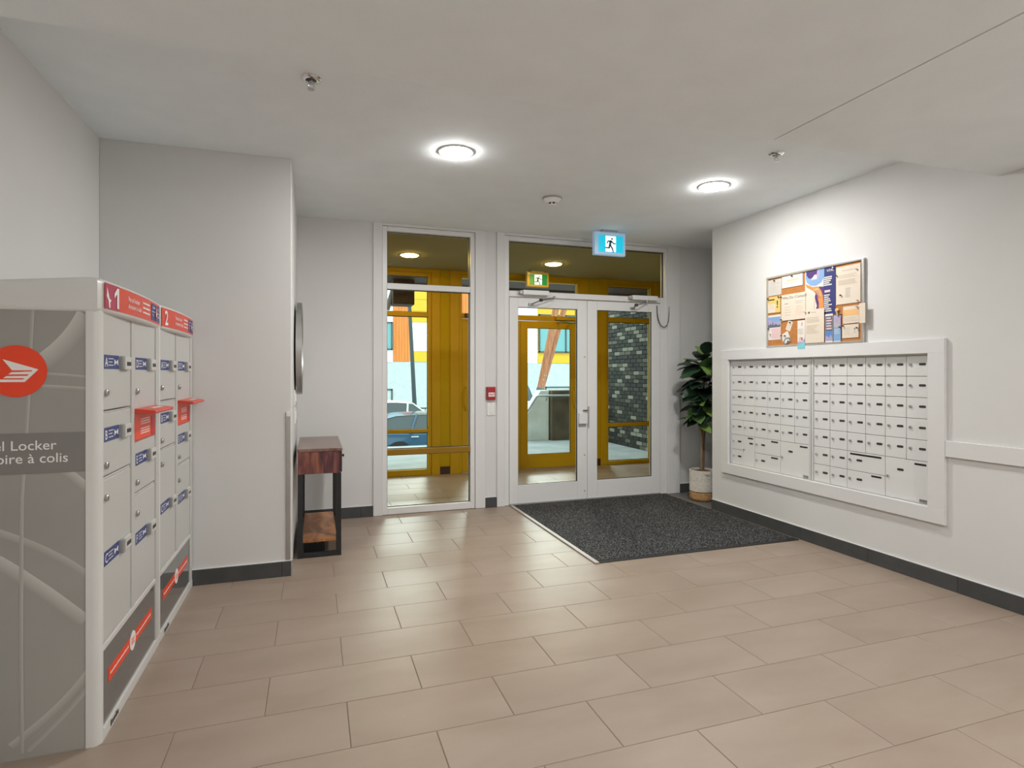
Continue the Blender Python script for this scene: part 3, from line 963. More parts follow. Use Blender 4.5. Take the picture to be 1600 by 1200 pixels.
class Paper:
    def __init__(s, label, yl, yr, z0, z1, m, layer=0, rot=0.0, cat='paper', x=None, name='pinned_paper'):
        s.w = yl - yr; s.h = z1 - z0
        s.t = thing(name, label, cat, (XR, (yl + yr) / 2, z0))
        s.x = (XR - 0.0135 - 0.0028 * layer) if x is None else x
        s.c = ((yl + yr) / 2, (z0 + z1) / 2); s.rot = rot
        s.n = 0
        cs, sn = math.cos(rot), math.sin(rot)
        # u to screen right (-Y), v up, rotated in the plane of the board
        s.u = Vector((0, -cs, sn)); s.v = Vector((0, sn, cs)); s.nn = Vector((-1, 0, 0))
        s.o = Vector((s.x, s.c[0], s.c[1])) - s.u * (s.w / 2) - s.v * (s.h / 2)
        MB().prism([(0, 0), (s.w, 0), (s.w, s.h), (0, s.h)], (s.o, s.u, s.v, s.nn), 0.0008).build('sheet', m, s.t)

    def fr(s, u=0, v=0, up=0.0009):
        return (s.o + s.u * (u * s.w) + s.v * (v * s.h) + s.nn * up, s.u, s.v, s.nn)

    def poly(s, pts, m, name='printed_shape', up=None):
        s.n += 1
        up = 0.0008 + 0.00022 * s.n if up is None else up
        MB().prism([(a * s.w, b * s.h) for a, b in pts], s.fr(up=up - 0.0001), 0.0002).build(name, m, s.t)
        return s

    def rect(s, a, b, c, d, m, name='printed_block'):
        return s.poly([(a, c), (b, c), (b, d), (a, d)], m, name)

    def lines(s, a, b, c, d, n, m, jag=0.25, th=0.4, name='printed_text'):
        s.n += 1
        m_ = MB()
        for i in range(n):
            v = d - (i + 0.5) * (d - c) / n
            hh = (d - c) / n * th / 2
            e = b - (b - a) * random.random() * jag
            m_.prism([(a * s.w, (v - hh) * s.h), (e * s.w, (v - hh) * s.h), (e * s.w, (v + hh) * s.h), (a * s.w, (v + hh) * s.h)], s.fr(up=0.0007 + 0.00022 * s.n), 0.0002)
        m_.build(name, m, s.t)
        return s

    def text(s, body, u, v, size, m, align='LEFT', bold=0.0, name='lettering'):
        s.n += 1
        MB().text(body, s.fr(u, v, up=0.0008 + 0.00022 * s.n), size, align, 0.0, bold).build(name, m, s.t)
        return s

    def pin(s, u, v, m=None):
        p = s.o + s.u * (u * s.w) + s.v * (v * s.h) + s.nn * 0.001
        MB().lathe([(0.0035, 0), (0.0035, -0.006), (0.0065, -0.010), (0.0060, -0.013), (0.001, -0.0135)], tuple(p), 10, axis='x', close=False).build('push_pin', m or P_BLACK, s.t, smooth=40)
        return s


p = Paper('pale faded notice in the upper left corner of the board', 4.005, 3.860, 1.985, 2.118, P_PALE, 0)
p.lines(0.25, 0.9, 0.70, 0.82, 2, P_GREY, th=0.25).lines(0.15, 0.85, 0.15, 0.6, 5, P_TAN, th=0.12).pin(0.5, 0.93)
p = Paper('small cream card at the top of the board right of the faded notice', 3.852, 3.634, 2.030, 2.124, P_WHITE, 1)
p.lines(0.25, 0.78, 0.52, 0.68, 1, P_YEL, 0, 0.5).lines(0.15, 0.85, 0.30, 0.45, 2, P_TAN, th=0.25).pin(0.52, 0.93)
# poster with the outstretched hands
p = Paper('tall poster with blue ring, orange hand and navy text column', 3.613, 3.328, 1.770, 2.135, P_WHITE, 0, cat='poster', name='pinned_poster')
p.rect(0.62, 1.0, 0.0, 1.0, P_NAVY)
p.poly([(0.30, 0.0), (0.63, 0.0), (0.63, 0.60), (0.40, 0.62), (0.33, 0.40), (0.40, 0.22)], P_PURPLE)
ring = [(0.33 + 0.31 * math.cos(PI * k / 12 * 1.15 - PI * 1.05), 0.92 + 0.30 * 0.78 * math.sin(PI * k / 12 * 1.15 - PI * 1.05)) for k in range(13)]
p.poly([(0.03, 1.0), (0.64, 1.0), (0.64, 0.82), (0.55, 0.70), (0.38, 0.645), (0.20, 0.66), (0.06, 0.74), (0.02, 0.84)], P_SKY)
p.poly([(0.14, 0.99), (0.50, 0.99), (0.50, 0.86), (0.42, 0.775), (0.28, 0.765), (0.15, 0.83)], P_LILAC)
p.poly([(0.05, 0.99), (0.42, 0.99), (0.40, 0.90), (0.26, 0.80), (0.12, 0.83), (0.05, 0.90)], P_PURPLE)
p.poly([(0.20, 0.79), (0.40, 0.785), (0.40, 0.86), (0.34, 0.89)], P_WHITE)
p.poly([(0.02, 0.72), (0.25, 0.63), (0.45, 0.62), (0.55, 0.52), (0.60, 0.42), (0.62, 0.25), (0.62, 0.02), (0.45, 0.02), (0.47, 0.28), (0.40, 0.44), (0.30, 0.53), (0.06, 0.64)], P_ORANGE)
p.poly([(0.28, 0.57), (0.44, 0.59), (0.53, 0.44), (0.50, 0.36), (0.42, 0.47)], P_APRI)
for k in range(3):
    p.poly([(0.33 + 0.05 * k, 0.55), (0.345 + 0.05 * k, 0.555), (0.46 + 0.03 * k, 0.37), (0.445 + 0.03 * k, 0.37)], P_PURPLE)
p.poly([(0.0, 0.0), (0.24, 0.0), (0.32, 0.18), (0.34, 0.34), (0.28, 0.46), (0.12, 0.56), (0.0, 0.58)], P_CREAM)
p.text('VITAL', 0.73, 0.89, 0.024, P_WHITE, bold=0.01)
p.lines(0.64, 0.90, 0.60, 0.80, 5, P_WHITE, 0.4, 0.62).lines(0.66, 0.84, 0.46, 0.52, 1, P_PINK, 0, 0.8).lines(0.64, 0.90, 0.06, 0.43, 9, P_WHITE, 0.45, 0.55).pin(0.94, 0.955, P_WHITE)
p = Paper('large cream letter in the upper right corner of the board', 3.322, 3.118, 1.835, 2.112, P_CREAM, 1)
p.lines(0.25, 0.75, 0.86, 0.90, 1, P_TAN, 0, 0.6).lines(0.12, 0.88, 0.68, 0.78, 3, P_TAN, 0.2, 0.4).lines(0.10, 0.88, 0.50, 0.64, 5, P_TAN, 0.2, 0.5).lines(0.40, 0.62, 0.16, 0.42, 8, P_GREY, 0.3, 0.35)
p.pin(0.04, 0.78).pin(0.22, 0.24).pin(0.86, 0.86, P_GREY).pin(0.9, 0.05, P_GREY)
p = Paper('yellow notice with a black exclamation mark at the left edge', 4.008, 3.868, 1.838, 1.974, P_YEL, 1)
p.rect(0.02, 0.6, 0.03, 0.55, P_CREAM)
p.lines(0.05, 0.55, 0.74, 0.90, 1, P_BLACK, 0, 0.45).text('!', 0.68, 0.30, 0.085, P_BLACK, bold=0.02).lines(0.08, 0.6, 0.2, 0.5, 3, P_TAN, 0.3, 0.12).pin(0.06, 0.93).pin(0.9, 0.93)
p = Paper('cream sheet headed Who Do I Contact', 3.856, 3.605, 1.762, 1.974, P_CREAM, 2)
p.text('Who Do I Contact?', 0.06, 0.82, 0.0305, P_BLACK, bold=0.004)
p.lines(0.15, 0.30, 0.60, 0.68, 1, P_GREY, 0, 0.5).lines(0.15, 0.45, 0.15, 0.55, 4, P_TAN, 0.2, 0.18).lines(0.6, 0.95, 0.58, 0.72, 2, P_GREY, 0.3, 0.2).lines(0.62, 0.92, 0.15, 0.55, 5, P_SALM, 0.4, 0.2)
p.pin(0.02, 0.93).pin(0.03, 0.04)
p = Paper('leaflet with a blue city skyline above a pink block', 4.008, 3.868, 1.610, 1.820, P_WHITE, 0, cat='leaflet', name='pinned_leaflet')
p.rect(0.02, 0.98, 0.50, 0.92, P_SKY)
p.poly([(0.02, 0.5), (0.02, 0.78), (0.2, 0.84), (0.3, 0.72), (0.45, 0.80), (0.55, 0.68), (0.75, 0.76), (0.98, 0.66), (0.98, 0.5)], P_LILAC)
p.poly([(0.02, 0.5), (0.02, 0.62), (0.15, 0.60), (0.18, 0.68), (0.3, 0.58), (0.38, 0.74), (0.44, 0.58), (0.62, 0.64), (0.8, 0.57), (0.98, 0.62), (0.98, 0.5)], P_SLATE)
p.rect(0.28, 0.97, 0.06, 0.46, P_PINK).pin(0.08, 0.46).pin(0.2, 0.24, P_GREY)
p = Paper('small tilted white tag pinned on bare cork', 3.802, 3.749, 1.676, 1.756, P_CREAM, 0, rot=-0.42, cat='tag', name='pinned_tag')
p.lines(0.3, 0.8, 0.2, 0.6, 3, P_TAN, 0.3, 0.2).pin(0.55, 0.86)
p = Paper('tilted white flyer with a grey curved graphic below the tag', 3.848, 3.768, 1.572, 1.664, P_WHITE, 1, rot=0.42, cat='flyer', name='pinned_flyer')
p.poly([(0.0, 0.0), (1.0, 0.0), (1.0, 0.30), (0.8, 0.44), (0.5, 0.50), (0.2, 0.44), (0.0, 0.30)], P_WALLG)
p.poly([(0.15, 0.10), (0.85, 0.10), (0.75, 0.30), (0.5, 0.38), (0.25, 0.30)], P_WHITE).poly([(0.5, 0.02), (0.75, 0.12), (0.6, 0.24), (0.45, 0.12)], P_SLATE)
p.pin(0.15, 0.9).pin(0.55, 0.7)
p = Paper('narrow brochure with a cyan foot hanging below the frame', 3.677, 3.602, 1.524, 1.748, P_WHITE, 3, x=XR - 0.0262, cat='brochure', name='pinned_brochure')
p.poly([(0, 0), (1, 0), (1, 0.24), (0, 0.12)], P_CYAN).poly([(0.0, 0.12), (1.0, 0.24), (1.0, 0.34), (0.0, 0.24)], P_LILAC).rect(0.15, 0.8, 0.24, 0.40, P_PINK)
p.poly([(0.55, 0.80), (0.68, 0.84), (0.66, 0.96), (0.52, 0.90)], P_GREY).lines(0.1, 0.9, 0.5, 0.72, 4, P_TAN, 0.2, 0.2).pin(0.6, 0.38, P_GREY)
p = Paper('cream letter with a small leaf emblem in the lower middle of the board', 3.600, 3.420, 1.563, 1.824, P_CREAM, 4, x=XR - 0.0262)
p.poly([(0.16, 0.88), (0.24, 0.89), (0.26, 0.94), (0.20, 0.945), (0.16, 0.92)], P_BLACK).lines(0.30, 0.58, 0.885, 0.93, 1, P_GREY, 0, 0.45).lines(0.08, 0.85, 0.60, 0.78, 4, P_TAN, 0.2, 0.35).lines(0.08, 0.8, 0.28, 0.54, 7, P_TAN, 0.4, 0.3).pin(0.03, 0.94, P_GREY)
p = Paper('dark brochure with white text above a blue city photograph', 3.414, 3.346, 1.560, 1.775, P_WHITE, 3, cat='brochure', name='pinned_brochure')
p.rect(0.03, 0.97, 0.40, 0.93, P_SLATE).lines(0.15, 0.88, 0.44, 0.90, 5, P_PINK, 0.3, 0.5).rect(0.03, 0.97, 0.06, 0.40, P_BLUE)
p.poly([(0.03, 0.06), (0.03, 0.2), (0.3, 0.24), (0.5, 0.16), (0.75, 0.28), (0.97, 0.14), (0.97, 0.06)], P_LILAC)
p = Paper('light blue brochure right of the dark one', 3.342, 3.279, 1.558, 1.758, P_SKY, 2, cat='brochure', name='pinned_brochure')
p.rect(0, 1, 0.55, 1.0, P_LILAC).poly([(0.1, 0.56), (0.1, 0.8), (0.3, 0.72), (0.6, 0.66), (0.8, 0.84), (0.8, 0.56)], P_GREY).lines(0.12, 0.88, 0.30, 0.5, 4, P_WHITE, 0.3, 0.35).rect(0, 1, 0, 0.05, P_WHITE).pin(0.95, 0.55)
p = Paper('cream card with an apricot band near the right frame', 3.264, 3.130, 1.690, 1.815, P_CREAM, 1, cat='card', name='pinned_card')
p.rect(0.05, 1.0, 0.45, 0.80, P_APRI).rect(0.02, 0.05, 0, 1, P_TAN).lines(0.1, 0.9, 0.1, 0.38, 3, P_TAN, 0.3, 0.2).pin(0.9, 0.92, P_GREY).pin(-0.06, 0.55)
p = Paper('cream card with a line drawing at the lower right of the board', 3.270, 3.133, 1.585, 1.682, P_CREAM, 1, cat='card', name='pinned_card')
p.lines(0.15, 0.6, 0.2, 0.8, 6, P_TAN, 0.3, 0.2).poly([(0.68, 0.3), (0.9, 0.35), (0.86, 0.62), (0.72, 0.58)], P_PALE).rect(0.73, 0.80, 0.60, 0.70, P_SLATE).poly([(0.75, 0.1), (0.92, 0.14), (0.85, 0.2)], P_SALM)
p.pin(0.1, 0.92).pin(0.94, 0.70)
p = Paper('plain cream card sticking out past the right edge of the board', 3.108, 3.060, 1.682, 1.822, P_CREAM, 0, x=XR - 0.040, cat='card', name='pinned_card')
t = thing('key_tag', 'small yellow tag on a grey cord beside the navy poster', 'tag', (XR, 3.305, 1.755))
MB().prism([(0, 0), (0.030, 0.004), (0.026, 0.020), (0.004, 0.018)], face_nx(XR - 0.026, 3.323, 1.790), 0.001).build('tag_card', P_YEL, t)
m_ = MB().tube([(XR - 0.027, 3.312, 1.792), (XR - 0.029, 3.305, 1.775), (XR - 0.028, 3.298, 1.757)], 0.006, 6)
m_.build('cord', P_GREY, t)

# ------------------------------------------------------------------ console table
M_WOODR = ramp_mat('red_brown_rosewood', [(0.30, (0.028, 0.010, 0.022)), (0.45, (0.095, 0.030, 0.034)), (0.58, (0.19, 0.062, 0.045)), (0.72, (0.27, 0.105, 0.062))],
                   scale=5.5, stretch=(3.0, 0.5, 0.55), rough=0.35, dist=1.2, bump=0.05)
M_WOODT = ramp_mat('table_top_wood', [(0.30, (0.10, 0.050, 0.042)), (0.5, (0.17, 0.095, 0.075)), (0.7, (0.22, 0.13, 0.10))],
                   scale=5, stretch=(2.5, 0.5, 1), rough=0.22, dist=1.0)
M_WOODS = ramp_mat('orange_shelf_wood', [(0.30, (0.12, 0.045, 0.018)), (0.5, (0.30, 0.115, 0.040)), (0.7, (0.46, 0.20, 0.06))],
                   scale=4, stretch=(2.2, 0.8, 1), rough=0.3, dist=1.4)
M_IRON = mat('black_iron', (0.012, 0.012, 0.013), 0.5, bump=0.05)
TY, TE = 4.43, 5.28
t = thing('console_table', 'slim console table with reddish wooden drawer box and black iron legs', 'table', (0.04, (TY + TE) / 2, 0))
MB().box(-0.116, 0.196, TY - 0.004, TE + 0.004, 0.762, 0.784).build('table_top', M_WOODT, t, bev=0.003)
MB().box(-0.112, 0.178, TY, TE, 0.602, 0.762).build('drawer_case', M_WOODR, t, bev=0.002)
for a, b in ((TY + 0.012, TY + 0.420), (TY + 0.430, TE - 0.012)):
    dw = MB().box(0.178, 0.194, a, b, 0.606, 0.756).build('drawer', M_WOODR, t, bev=0.003)
    for yk in ((a + b) / 2,):
        MB().lathe([(0.005, 0.0), (0.005, 0.010), (0.012, 0.016), (0.012, 0.022), (0.001, 0.025)], (0.194, yk, 0.70), 14, axis='x', close=False).build('knob', M_DARK, dw, smooth=40)
for xa in (-0.112, 0.152):
    for ya in (TY, TE - 0.03):
        MB().box(xa, xa + 0.036, ya, ya + 0.03, 0.0, 0.602).build('leg', M_IRON, t, bev=0.002)
for ya in (TY, TE - 0.03):
    MB().box(-0.076, 0.152, ya, ya + 0.03, 0.002, 0.034).build('foot_rail', M_IRON, t, bev=0.002)
for xa in (-0.112, 0.158):
    MB().box(xa, xa + 0.03, TY + 0.03, TE - 0.03, 0.080, 0.108).build('side_rail', M_IRON, t, bev=0.002)
MB().box(-0.080, 0.156, TY + 0.004, TE - 0.004, 0.109, 0.134).build('shelf', M_WOODS, t, bev=0.003)
t = thing('storage_box', 'black box tucked on the floor under the console table shelf', 'box', (0.03, 4.66, 0))
MB().box(-0.07, 0.075, 4.55, 4.85, 0.001, 0.098).build('box_body', M_DARK, t, bev=0.004)
m_ = MB()
random.seed(3)
for i in range(9):
    m_.box(-0.05 + i * 0.010, -0.0435 + i * 0.010, 4.5485, 4.5495, 0.078 - 0.004 * random.random(), 0.090)
m_.build('printed_code', M_INKG, t)

# ------------------------------------------------------------------ round mirror
t = thing('round_mirror', 'round wall mirror with a deep metal rim above the console table', 'mirror', (XS, 4.92, 1.16))
cz = (XS, 4.92, 1.525)
MB().lathe([(0.33, 0.014), (0.362, 0.014), (0.362, 0.054), (0.352, 0.054), (0.350, 0.048)], cz, 72, axis='x', close=False).build('rim', M_STEEL, t, smooth=35)
M_MIRR = mat('mirror_silver', (0.92, 0.92, 0.92), 0.02, metal=1.0)
MB().lathe([(0.351, 0.046), (0.351, 0.049)], cz, 72, axis='x').build('mirror_glass', M_MIRR, t)
MB().lathe([(0.30, 0.001), (0.30, 0.03)], cz, 48, axis='x').build('backing', M_DARK, t)

# ------------------------------------------------------------------ parcel lockers
M_LOCK = mat('pale_grey_locker', (0.50, 0.495, 0.475), 0.42)
M_LOCKW = mat('moulded_white_plastic', (0.62, 0.615, 0.595), 0.30)
M_LOCKD = mat('locker_shadow_gap', (0.20, 0.20, 0.195), 0.6)
M_SIDE = mat('grey_printed_panel', (0.315, 0.303, 0.278), 0.32, var=0.10, vscale=1.6)
M_BAND = mat('dark_grey_print', (0.20, 0.19, 0.175), 0.35)
M_SMOKE = mat('smoke_grey_gloss_panel', (0.135, 0.135, 0.13), 0.10, spec=0.6)
M_PRED = mat('postal_red', (0.80, 0.055, 0.012), 0.4)
M_PRED2 = mat('sign_red', (0.66, 0.060, 0.030), 0.35)
M_MAG = mat('magenta_print', (0.42, 0.035, 0.095), 0.35)
M_PBLUE = mat('postal_blue', (0.025, 0.045, 0.19), 0.4)
M_PW = mat('white_print', (0.80, 0.78, 0.76), 0.5)
M_HANDLE = mat('latch_plastic', (0.56, 0.555, 0.53), 0.4)
XD = -0.720        # door face
LB = -1.212        # back of the lockers
U0, UW = 2.433, 0.8235
LH = 1.552         # underside of the hood


def swoosh(m_, pts, w0, c0, c1, x_to_world):
    """ribbon whose ink fades across its width"""
    n = len(pts)
    b = len(m_.v)
    for i, (a, z) in enumerate(pts):
        p = Vector((a, z)); q = Vector(pts[min(i + 1, n - 1)]) - Vector(pts[max(i - 1, 0)])
        nn = Vector((-q.y, q.x)).normalized()
        ww = w0[i] if isinstance(w0, (list, tuple)) else w0
        e = p + nn * ww
        m_.v += [x_to_world(min(p.x, -0.753), p.y), x_to_world(min(e.x, -0.753), e.y)]
        m_.c += [c0, c1]
    m_.f += [(b + 2 * i, b + 2 * i + 2, b + 2 * i + 3, b + 2 * i + 1) for i in range(n - 1)]


def bez(p0, p1, p2, n=18):
    return [((1 - t) ** 2 * p0[0] + 2 * t * (1 - t) * p1[0] + t * t * p2[0], (1 - t) ** 2 * p0[1] + 2 * t * (1 - t) * p1[1] + t * t * p2[1]) for t in [i / (n - 1) for i in range(n)]]


def dashes(m_, frame, w_, h_, n, gaps=()):
    """row of small ink marks for lettering too small to read"""
    st = w_ / n
    for q in range(n):
        if q in gaps:
            continue
        hh = h_ * (0.75 if q % 3 else 1.0)
        m_.prism([(q * st, 0), (q * st + st * 0.68, 0), (q * st + st * 0.68, hh), (q * st, hh)], frame, 0.0005)


M_SWOOSH = attr_mat('swoosh_print', 0.32)


def locker(y0, number, label, side):
    y1 = y0 + UW
    root = thing('parcel_locker', label, 'locker', ((XD + LB) / 2, (y0 + y1) / 2, 0))
    # carcass behind the doors
    MB().box(LB, XD - 0.022, y0 + 0.012, y1 - 0.004, 0.012, LH + 0.01).build('carcass', M_LOCKD, root)
    # front frame: posts, centre stile, rails
    if side:
        pl = []
        for k in range(7):
            a = PI / 2 * k / 6
            pl.append((XD - 0.028 + 0.028 * math.sin(a), y0 + 0.028 - 0.028 * math.cos(a)))
        pl += [(XD, y0 + 0.030), (XD - 0.045, y0 + 0.030), (XD - 0.045, y0)]
        MB().prism(pl, ((0, 0, 0.0), (1, 0, 0), (0, 1, 0), (0, 0, 1)), LH + 0.006).build('corner_post', M_LOCKW, root, smooth=35)
    else:
        MB().box(XD - 0.03, XD, y0 + 0.001, y0 + 0.030, 0.0, LH + 0.004).build('corner_post', M_LOCKW, root, bev=0.004)
    MB().box(XD - 0.03, XD, y0 + 0.768, y1 - 0.001, 0.0, LH + 0.004).build('end_post', M_LOCK, root, bev=0.004)
    MB().box(XD - 0.03, XD - 0.001, y0 + 0.380, y0 + 0.423, 0.345, LH).build('centre_stile', M_LOCK, root, bev=0.004)
    MB().box(XD - 0.03, XD - 0.004, y0 + 0.030, y1 - 0.062, LH - 0.004, LH + 0.006).build('top_rail', M_LOCK, root, bev=0.002)
    MB().box(XD - 0.03, XD + 0.001, y0 + 0.030, y1 - 0.062, 0.322, 0.345).build('door_sill', M_LOCKW, root, bev=0.004)
    br = MB().box(XD - 0.03, XD + 0.002, y0 + 0.030, y1 - 0.002, 0.0, 0.045).build('bottom_rail', M_LOCKW, root, bev=0.004)
    m_ = MB()
    dashes(m_, face_px(XD + 0.0025, y0 + 0.10, 0.012), 0.10, 0.022, 5)
    m_.build('serial_number', M_DARK, br)
    # smoke grey lower panel with red strip
    kp = MB().box(XD - 0.03, XD - 0.006, y0 + 0.030, y1 - 0.030, 0.046, 0.322).build('kick_panel', M_SMOKE, root, bev=0.002)
    yc = (y0 + y1) / 2 - 0.005
    st = MB().box(XD - 0.006, XD - 0.0048, yc - 0.305, yc + 0.305, 0.176, 0.226).build('red_strip', M_PRED, root)
    MB().lathe([(0.040, 0.0), (0.040, 0.0012), (0.001, 0.0012)], (XD - 0.0047, yc, 0.201), 24, axis='x', close=False).build('round_emblem', M_PW, root)
    m_ = MB()
    for s_ in (-1, 1):
        dashes(m_, face_px(XD - 0.0046, yc + s_ * 0.17 - 0.115, 0.197), 0.23, 0.009, 16)
    m_.build('strip_lettering', M_PW, st)
    m_ = MB()
    for k in range(3):
        m_.box(XD - 0.0034, XD - 0.0030, yc - 0.022, yc + 0.022, 0.188 + 0.010 * k, 0.193 + 0.010 * k)
    m_.build('emblem_lettering', M_PRED, st)
    # doors
    cols = ((y0 + 0.033, y0 + 0.368, ((1.192, 1.550, 'A', 1.343, 1.255), (0.952, 1.182, 'B', 1.075, 0.990), (0.348, 0.938, 'C', 0.622, 0.872))),
            (y0 + 0.426, y0 + 0.760, ((1.168, 1.550, 'D', 1.343, 1.250), (0.816, 1.030, 'E', 0.930, 0.858), (0.348, 0.802, 'F', 0.590, 0.725))))
    for (a, b, rows) in cols:
        for (za, zb, letter, zl, zk) in rows:
            d = MB().box(XD - 0.026, XD - 0.003, a, b, za, zb).build('compartment_door', M_LOCK, root, bev=0.004)
            lab = MB().box(XD - 0.003, XD - 0.0018, a + 0.014, a + 0.182, zl, zl + 0.052).build('blue_label', M_PBLUE, d)
            m_ = MB()
            m_.text(letter, face_px(XD - 0.0017, a + 0.020, zl + 0.009), 0.048, 'LEFT', 0.0004, 0.008)
            for q in range(3):
                m_.box(XD - 0.0017, XD - 0.0013, a + 0.060, a + 0.112 - 0.01 * (q % 2), zl + 0.013 + 0.012 * q, zl + 0.0158 + 0.012 * q)
            m_.prism([(0, 0.012), (0.026, 0.0), (0, -0.012)], face_px(XD - 0.0017, a + 0.126, zl + 0.026), 0.0004)
            m_.prism([(0.020, 0.0), (0.044, 0.012), (0.044, -0.012)], face_px(XD - 0.0017, a + 0.126, zl + 0.026), 0.0004)
            m_.build('label_print', M_PW, lab)
            hb = MB().box(XD - 0.003, XD + 0.013, a + 0.190, a + 0.212, zl - 0.002, zl + 0.052).build('latch_block', M_GREYM, d, bev=0.004)
            MB().box(XD - 0.003, XD + 0.011, a + 0.212, a + 0.300, zl - 0.002, zl + 0.050).build('latch_handle', M_HANDLE, d, bev=0.005)
            MB().box(XD + 0.0105, XD + 0.0118, a + 0.236, a + 0.290, zl + 0.014, zl + 0.030).build('latch_slot', M_DARK, d)
            lk = MB().lathe([(0.013, 0.0), (0.013, 0.008), (0.010, 0.011), (0.001, 0.011)], (XD - 0.003, a + 0.026, zk), 16, axis='x', close=False).build('key_lock', M_STEEL, d, smooth=35)
            MB().box(XD + 0.0078, XD + 0.0086, a + 0.0245, a + 0.0275, zk - 0.007, zk + 0.007).build('keyhole', M_DARK, lk)
    for (a, b, gaps) in ((cols[0][0], cols[0][1], ((1.183, 1.191), (0.939, 0.951))), (cols[1][0], cols[1][1], ((1.031, 1.036), (0.803, 0.815)))):
        for za, zb in gaps:
            MB().box(XD - 0.028, XD - 0.007, a, b, za, zb - 0.0035).build('cross_rail', M_LOCK, root)
    # red drop slot with its hood
    a, b = cols[1][0], cols[1][1]
    dr = MB().box(XD - 0.026, XD - 0.002, a + 0.002, b, 1.036, 1.164).build('drop_door', M_PRED, root, bev=0.003)
    MB().box(XD - 0.0025, XD - 0.0010, b - 0.070, b - 0.004, 1.040, 1.130).build('shadow_panel', mat('deep_red', (0.52, 0.012, 0.008), 0.4), dr)
    m_ = MB()
    for k in range(6):
        z = 1.060 + 0.0105 * k + (0.010 if k > 2 else 0)
        m_.box(XD - 0.0018, XD - 0.0012, a + 0.090, a + 0.235, z, z + 0.0042)
    m_.build('drop_lettering', M_PW, dr)
    hood = [(0.0, 1.152), (0.0, 1.176), (0.075, 1.168), (0.082, 1.160), (0.076, 1.152), (0.010, 1.160)]
    hp = MB().prism(hood, ((XD - 0.004, a + 0.001, 0), (1, 0, 0), (0, 0, 1), (0, 1, 0)), b - a).build('drop_hood', M_PRED2, root, bev=0.0015)
    m_ = MB()
    fr = ((XD + 0.010, a + 0.11, 1.1751), (0, 1, 0), (-1, 0, 0.107), (0.107, 0, 1))
    dashes(m_, ((XD + 0.052, a + 0.09, 1.1718), (0, 1, 0), (-1, 0, 0.107), (0.1, 0, 1)), 0.17, 0.024, 7)
    m_.build('hood_lettering', M_PW, hp)
    # moulded hood with bowed sign
    n = 25
    bow = 0.020
    HY0 = y0 - 0.004 if side else y0 + 0.001
    def front(k, z, inset=0.0):
        t_ = k / (n - 1)
        return (XD + 0.004 + bow * (1 - (2 * t_ - 1) ** 2) - inset, HY0 + (y0 + UW - 0.001 - HY0) * t_, z)
    m_ = MB()
    rows_ = [(1.545, 0.012), (1.553, 0.002), (1.562, 0.0), (1.652, 0.0), (1.664, 0.006), (1.669, 0.020)]
    rings = []
    for z, ins in rows_:
        ring = [front(k, z, ins) for k in range(n)]
        zz = z if z < 1.6 else z - 0.0
        ring += [(LB, y0 + UW - 0.002, z - (0.040 if z > 1.6 else 0.0)), (LB, HY0 + ins * 0.5, z - (0.040 if z > 1.6 else 0.0))]
        # near corner eased
        ring[0] = (ring[0][0] - 0.012, ring[0][1] + ins * 0.5, ring[0][2])
        rings.append(ring)
    L = len(rings[0])
    vs = [p for r_ in rings for p in r_]
    fs = []
    for k in range(len(rings) - 1):
        for i in range(L):
            j = (i + 1) % L
            fs.append((k * L + i, k * L + j, (k + 1) * L + j, (k + 1) * L + i))
    fs.append(tuple(range(L - 1, -1, -1))); fs.append(tuple(range((len(rings) - 1) * L, len(rings) * L)))
    m_.add(vs, fs)
    hoodo = m_.build('moulded_hood', M_LOCKW, root, smooth=50)

    # sign: strip that follows the bow; local (s, z) mapped onto the curve
    def on_sign(s_, z, up):
        k = 0.03 + 0.955 * s_
        x_ = XD + 0.004 + bow * (1 - (2 * k - 1) ** 2) + up
        return (x_, HY0 + (y0 + UW - 0.001 - HY0) * k, z)

    def bent(m2, up):
        return [on_sign(p[0], p[1], up) for p in m2]

    def strip(s0, s1, z0, z1, up, m, nm, par, seg=20):
        q = MB()
        vv = []
        for i in range(seg + 1):
            s_ = s0 + (s1 - s0) * i / seg
            vv += [on_sign(s_, z0, up), on_sign(s_, z1, up), on_sign(s_, z0, up - 0.0012), on_sign(s_, z1, up - 0.0012)]
        ff = []
        for i in range(seg):
            b_ = 4 * i
            ff += [(b_, b_ + 4, b_ + 5, b_ + 1), (b_ + 2, b_ + 3, b_ + 7, b_ + 6), (b_ + 1, b_ + 5, b_ + 7, b_ + 3), (b_, b_ + 2, b_ + 6, b_ + 4)]
        ff += [(0, 1, 3, 2), (4 * seg, 4 * seg + 2, 4 * seg + 3, 4 * seg + 1)]
        q.add(vv, ff)
        return q.build(nm, m, par)

    SW = UW * 0.955

    def sign_text(body, s0, z, size, m, par, bold=0.0, up=0.0038, nm='sign_lettering', align='LEFT', squeeze=1.0):
        vs2, fs2 = text_geo(body, align, bold)
        q = MB().add([on_sign(s0 + p[0] * size * squeeze / SW, z + p[1] * size, up) for p in vs2], fs2)
        return q.build(nm, m, par)

    sg = strip(0.0, 0.992, 1.561, 1.654, 0.0012, M_PRED2, 'sign_panel', root)
    if side:
        strip(0.0, 0.16, 1.561, 1.654, 0.0024, M_MAG, 'sign_print', sg, 6)
        # white bird-like wing mark beside the figure
        pl = [(0.016, 1.640), (0.040, 1.600), (0.062, 1.594), (0.048, 1.586), (0.050, 1.566), (0.036, 1.566), (0.030, 1.592), (0.012, 1.606)]
        q = MB().add(bent(pl, 0.0036), [tuple(range(len(pl)))])
        q.build('sign_print', M_PW, sg)
        pl = [(0.150, 1.570), (0.150, 1.646), (0.130, 1.646), (0.096, 1.624), (0.096, 1.606), (0.126, 1.624), (0.126, 1.570)]
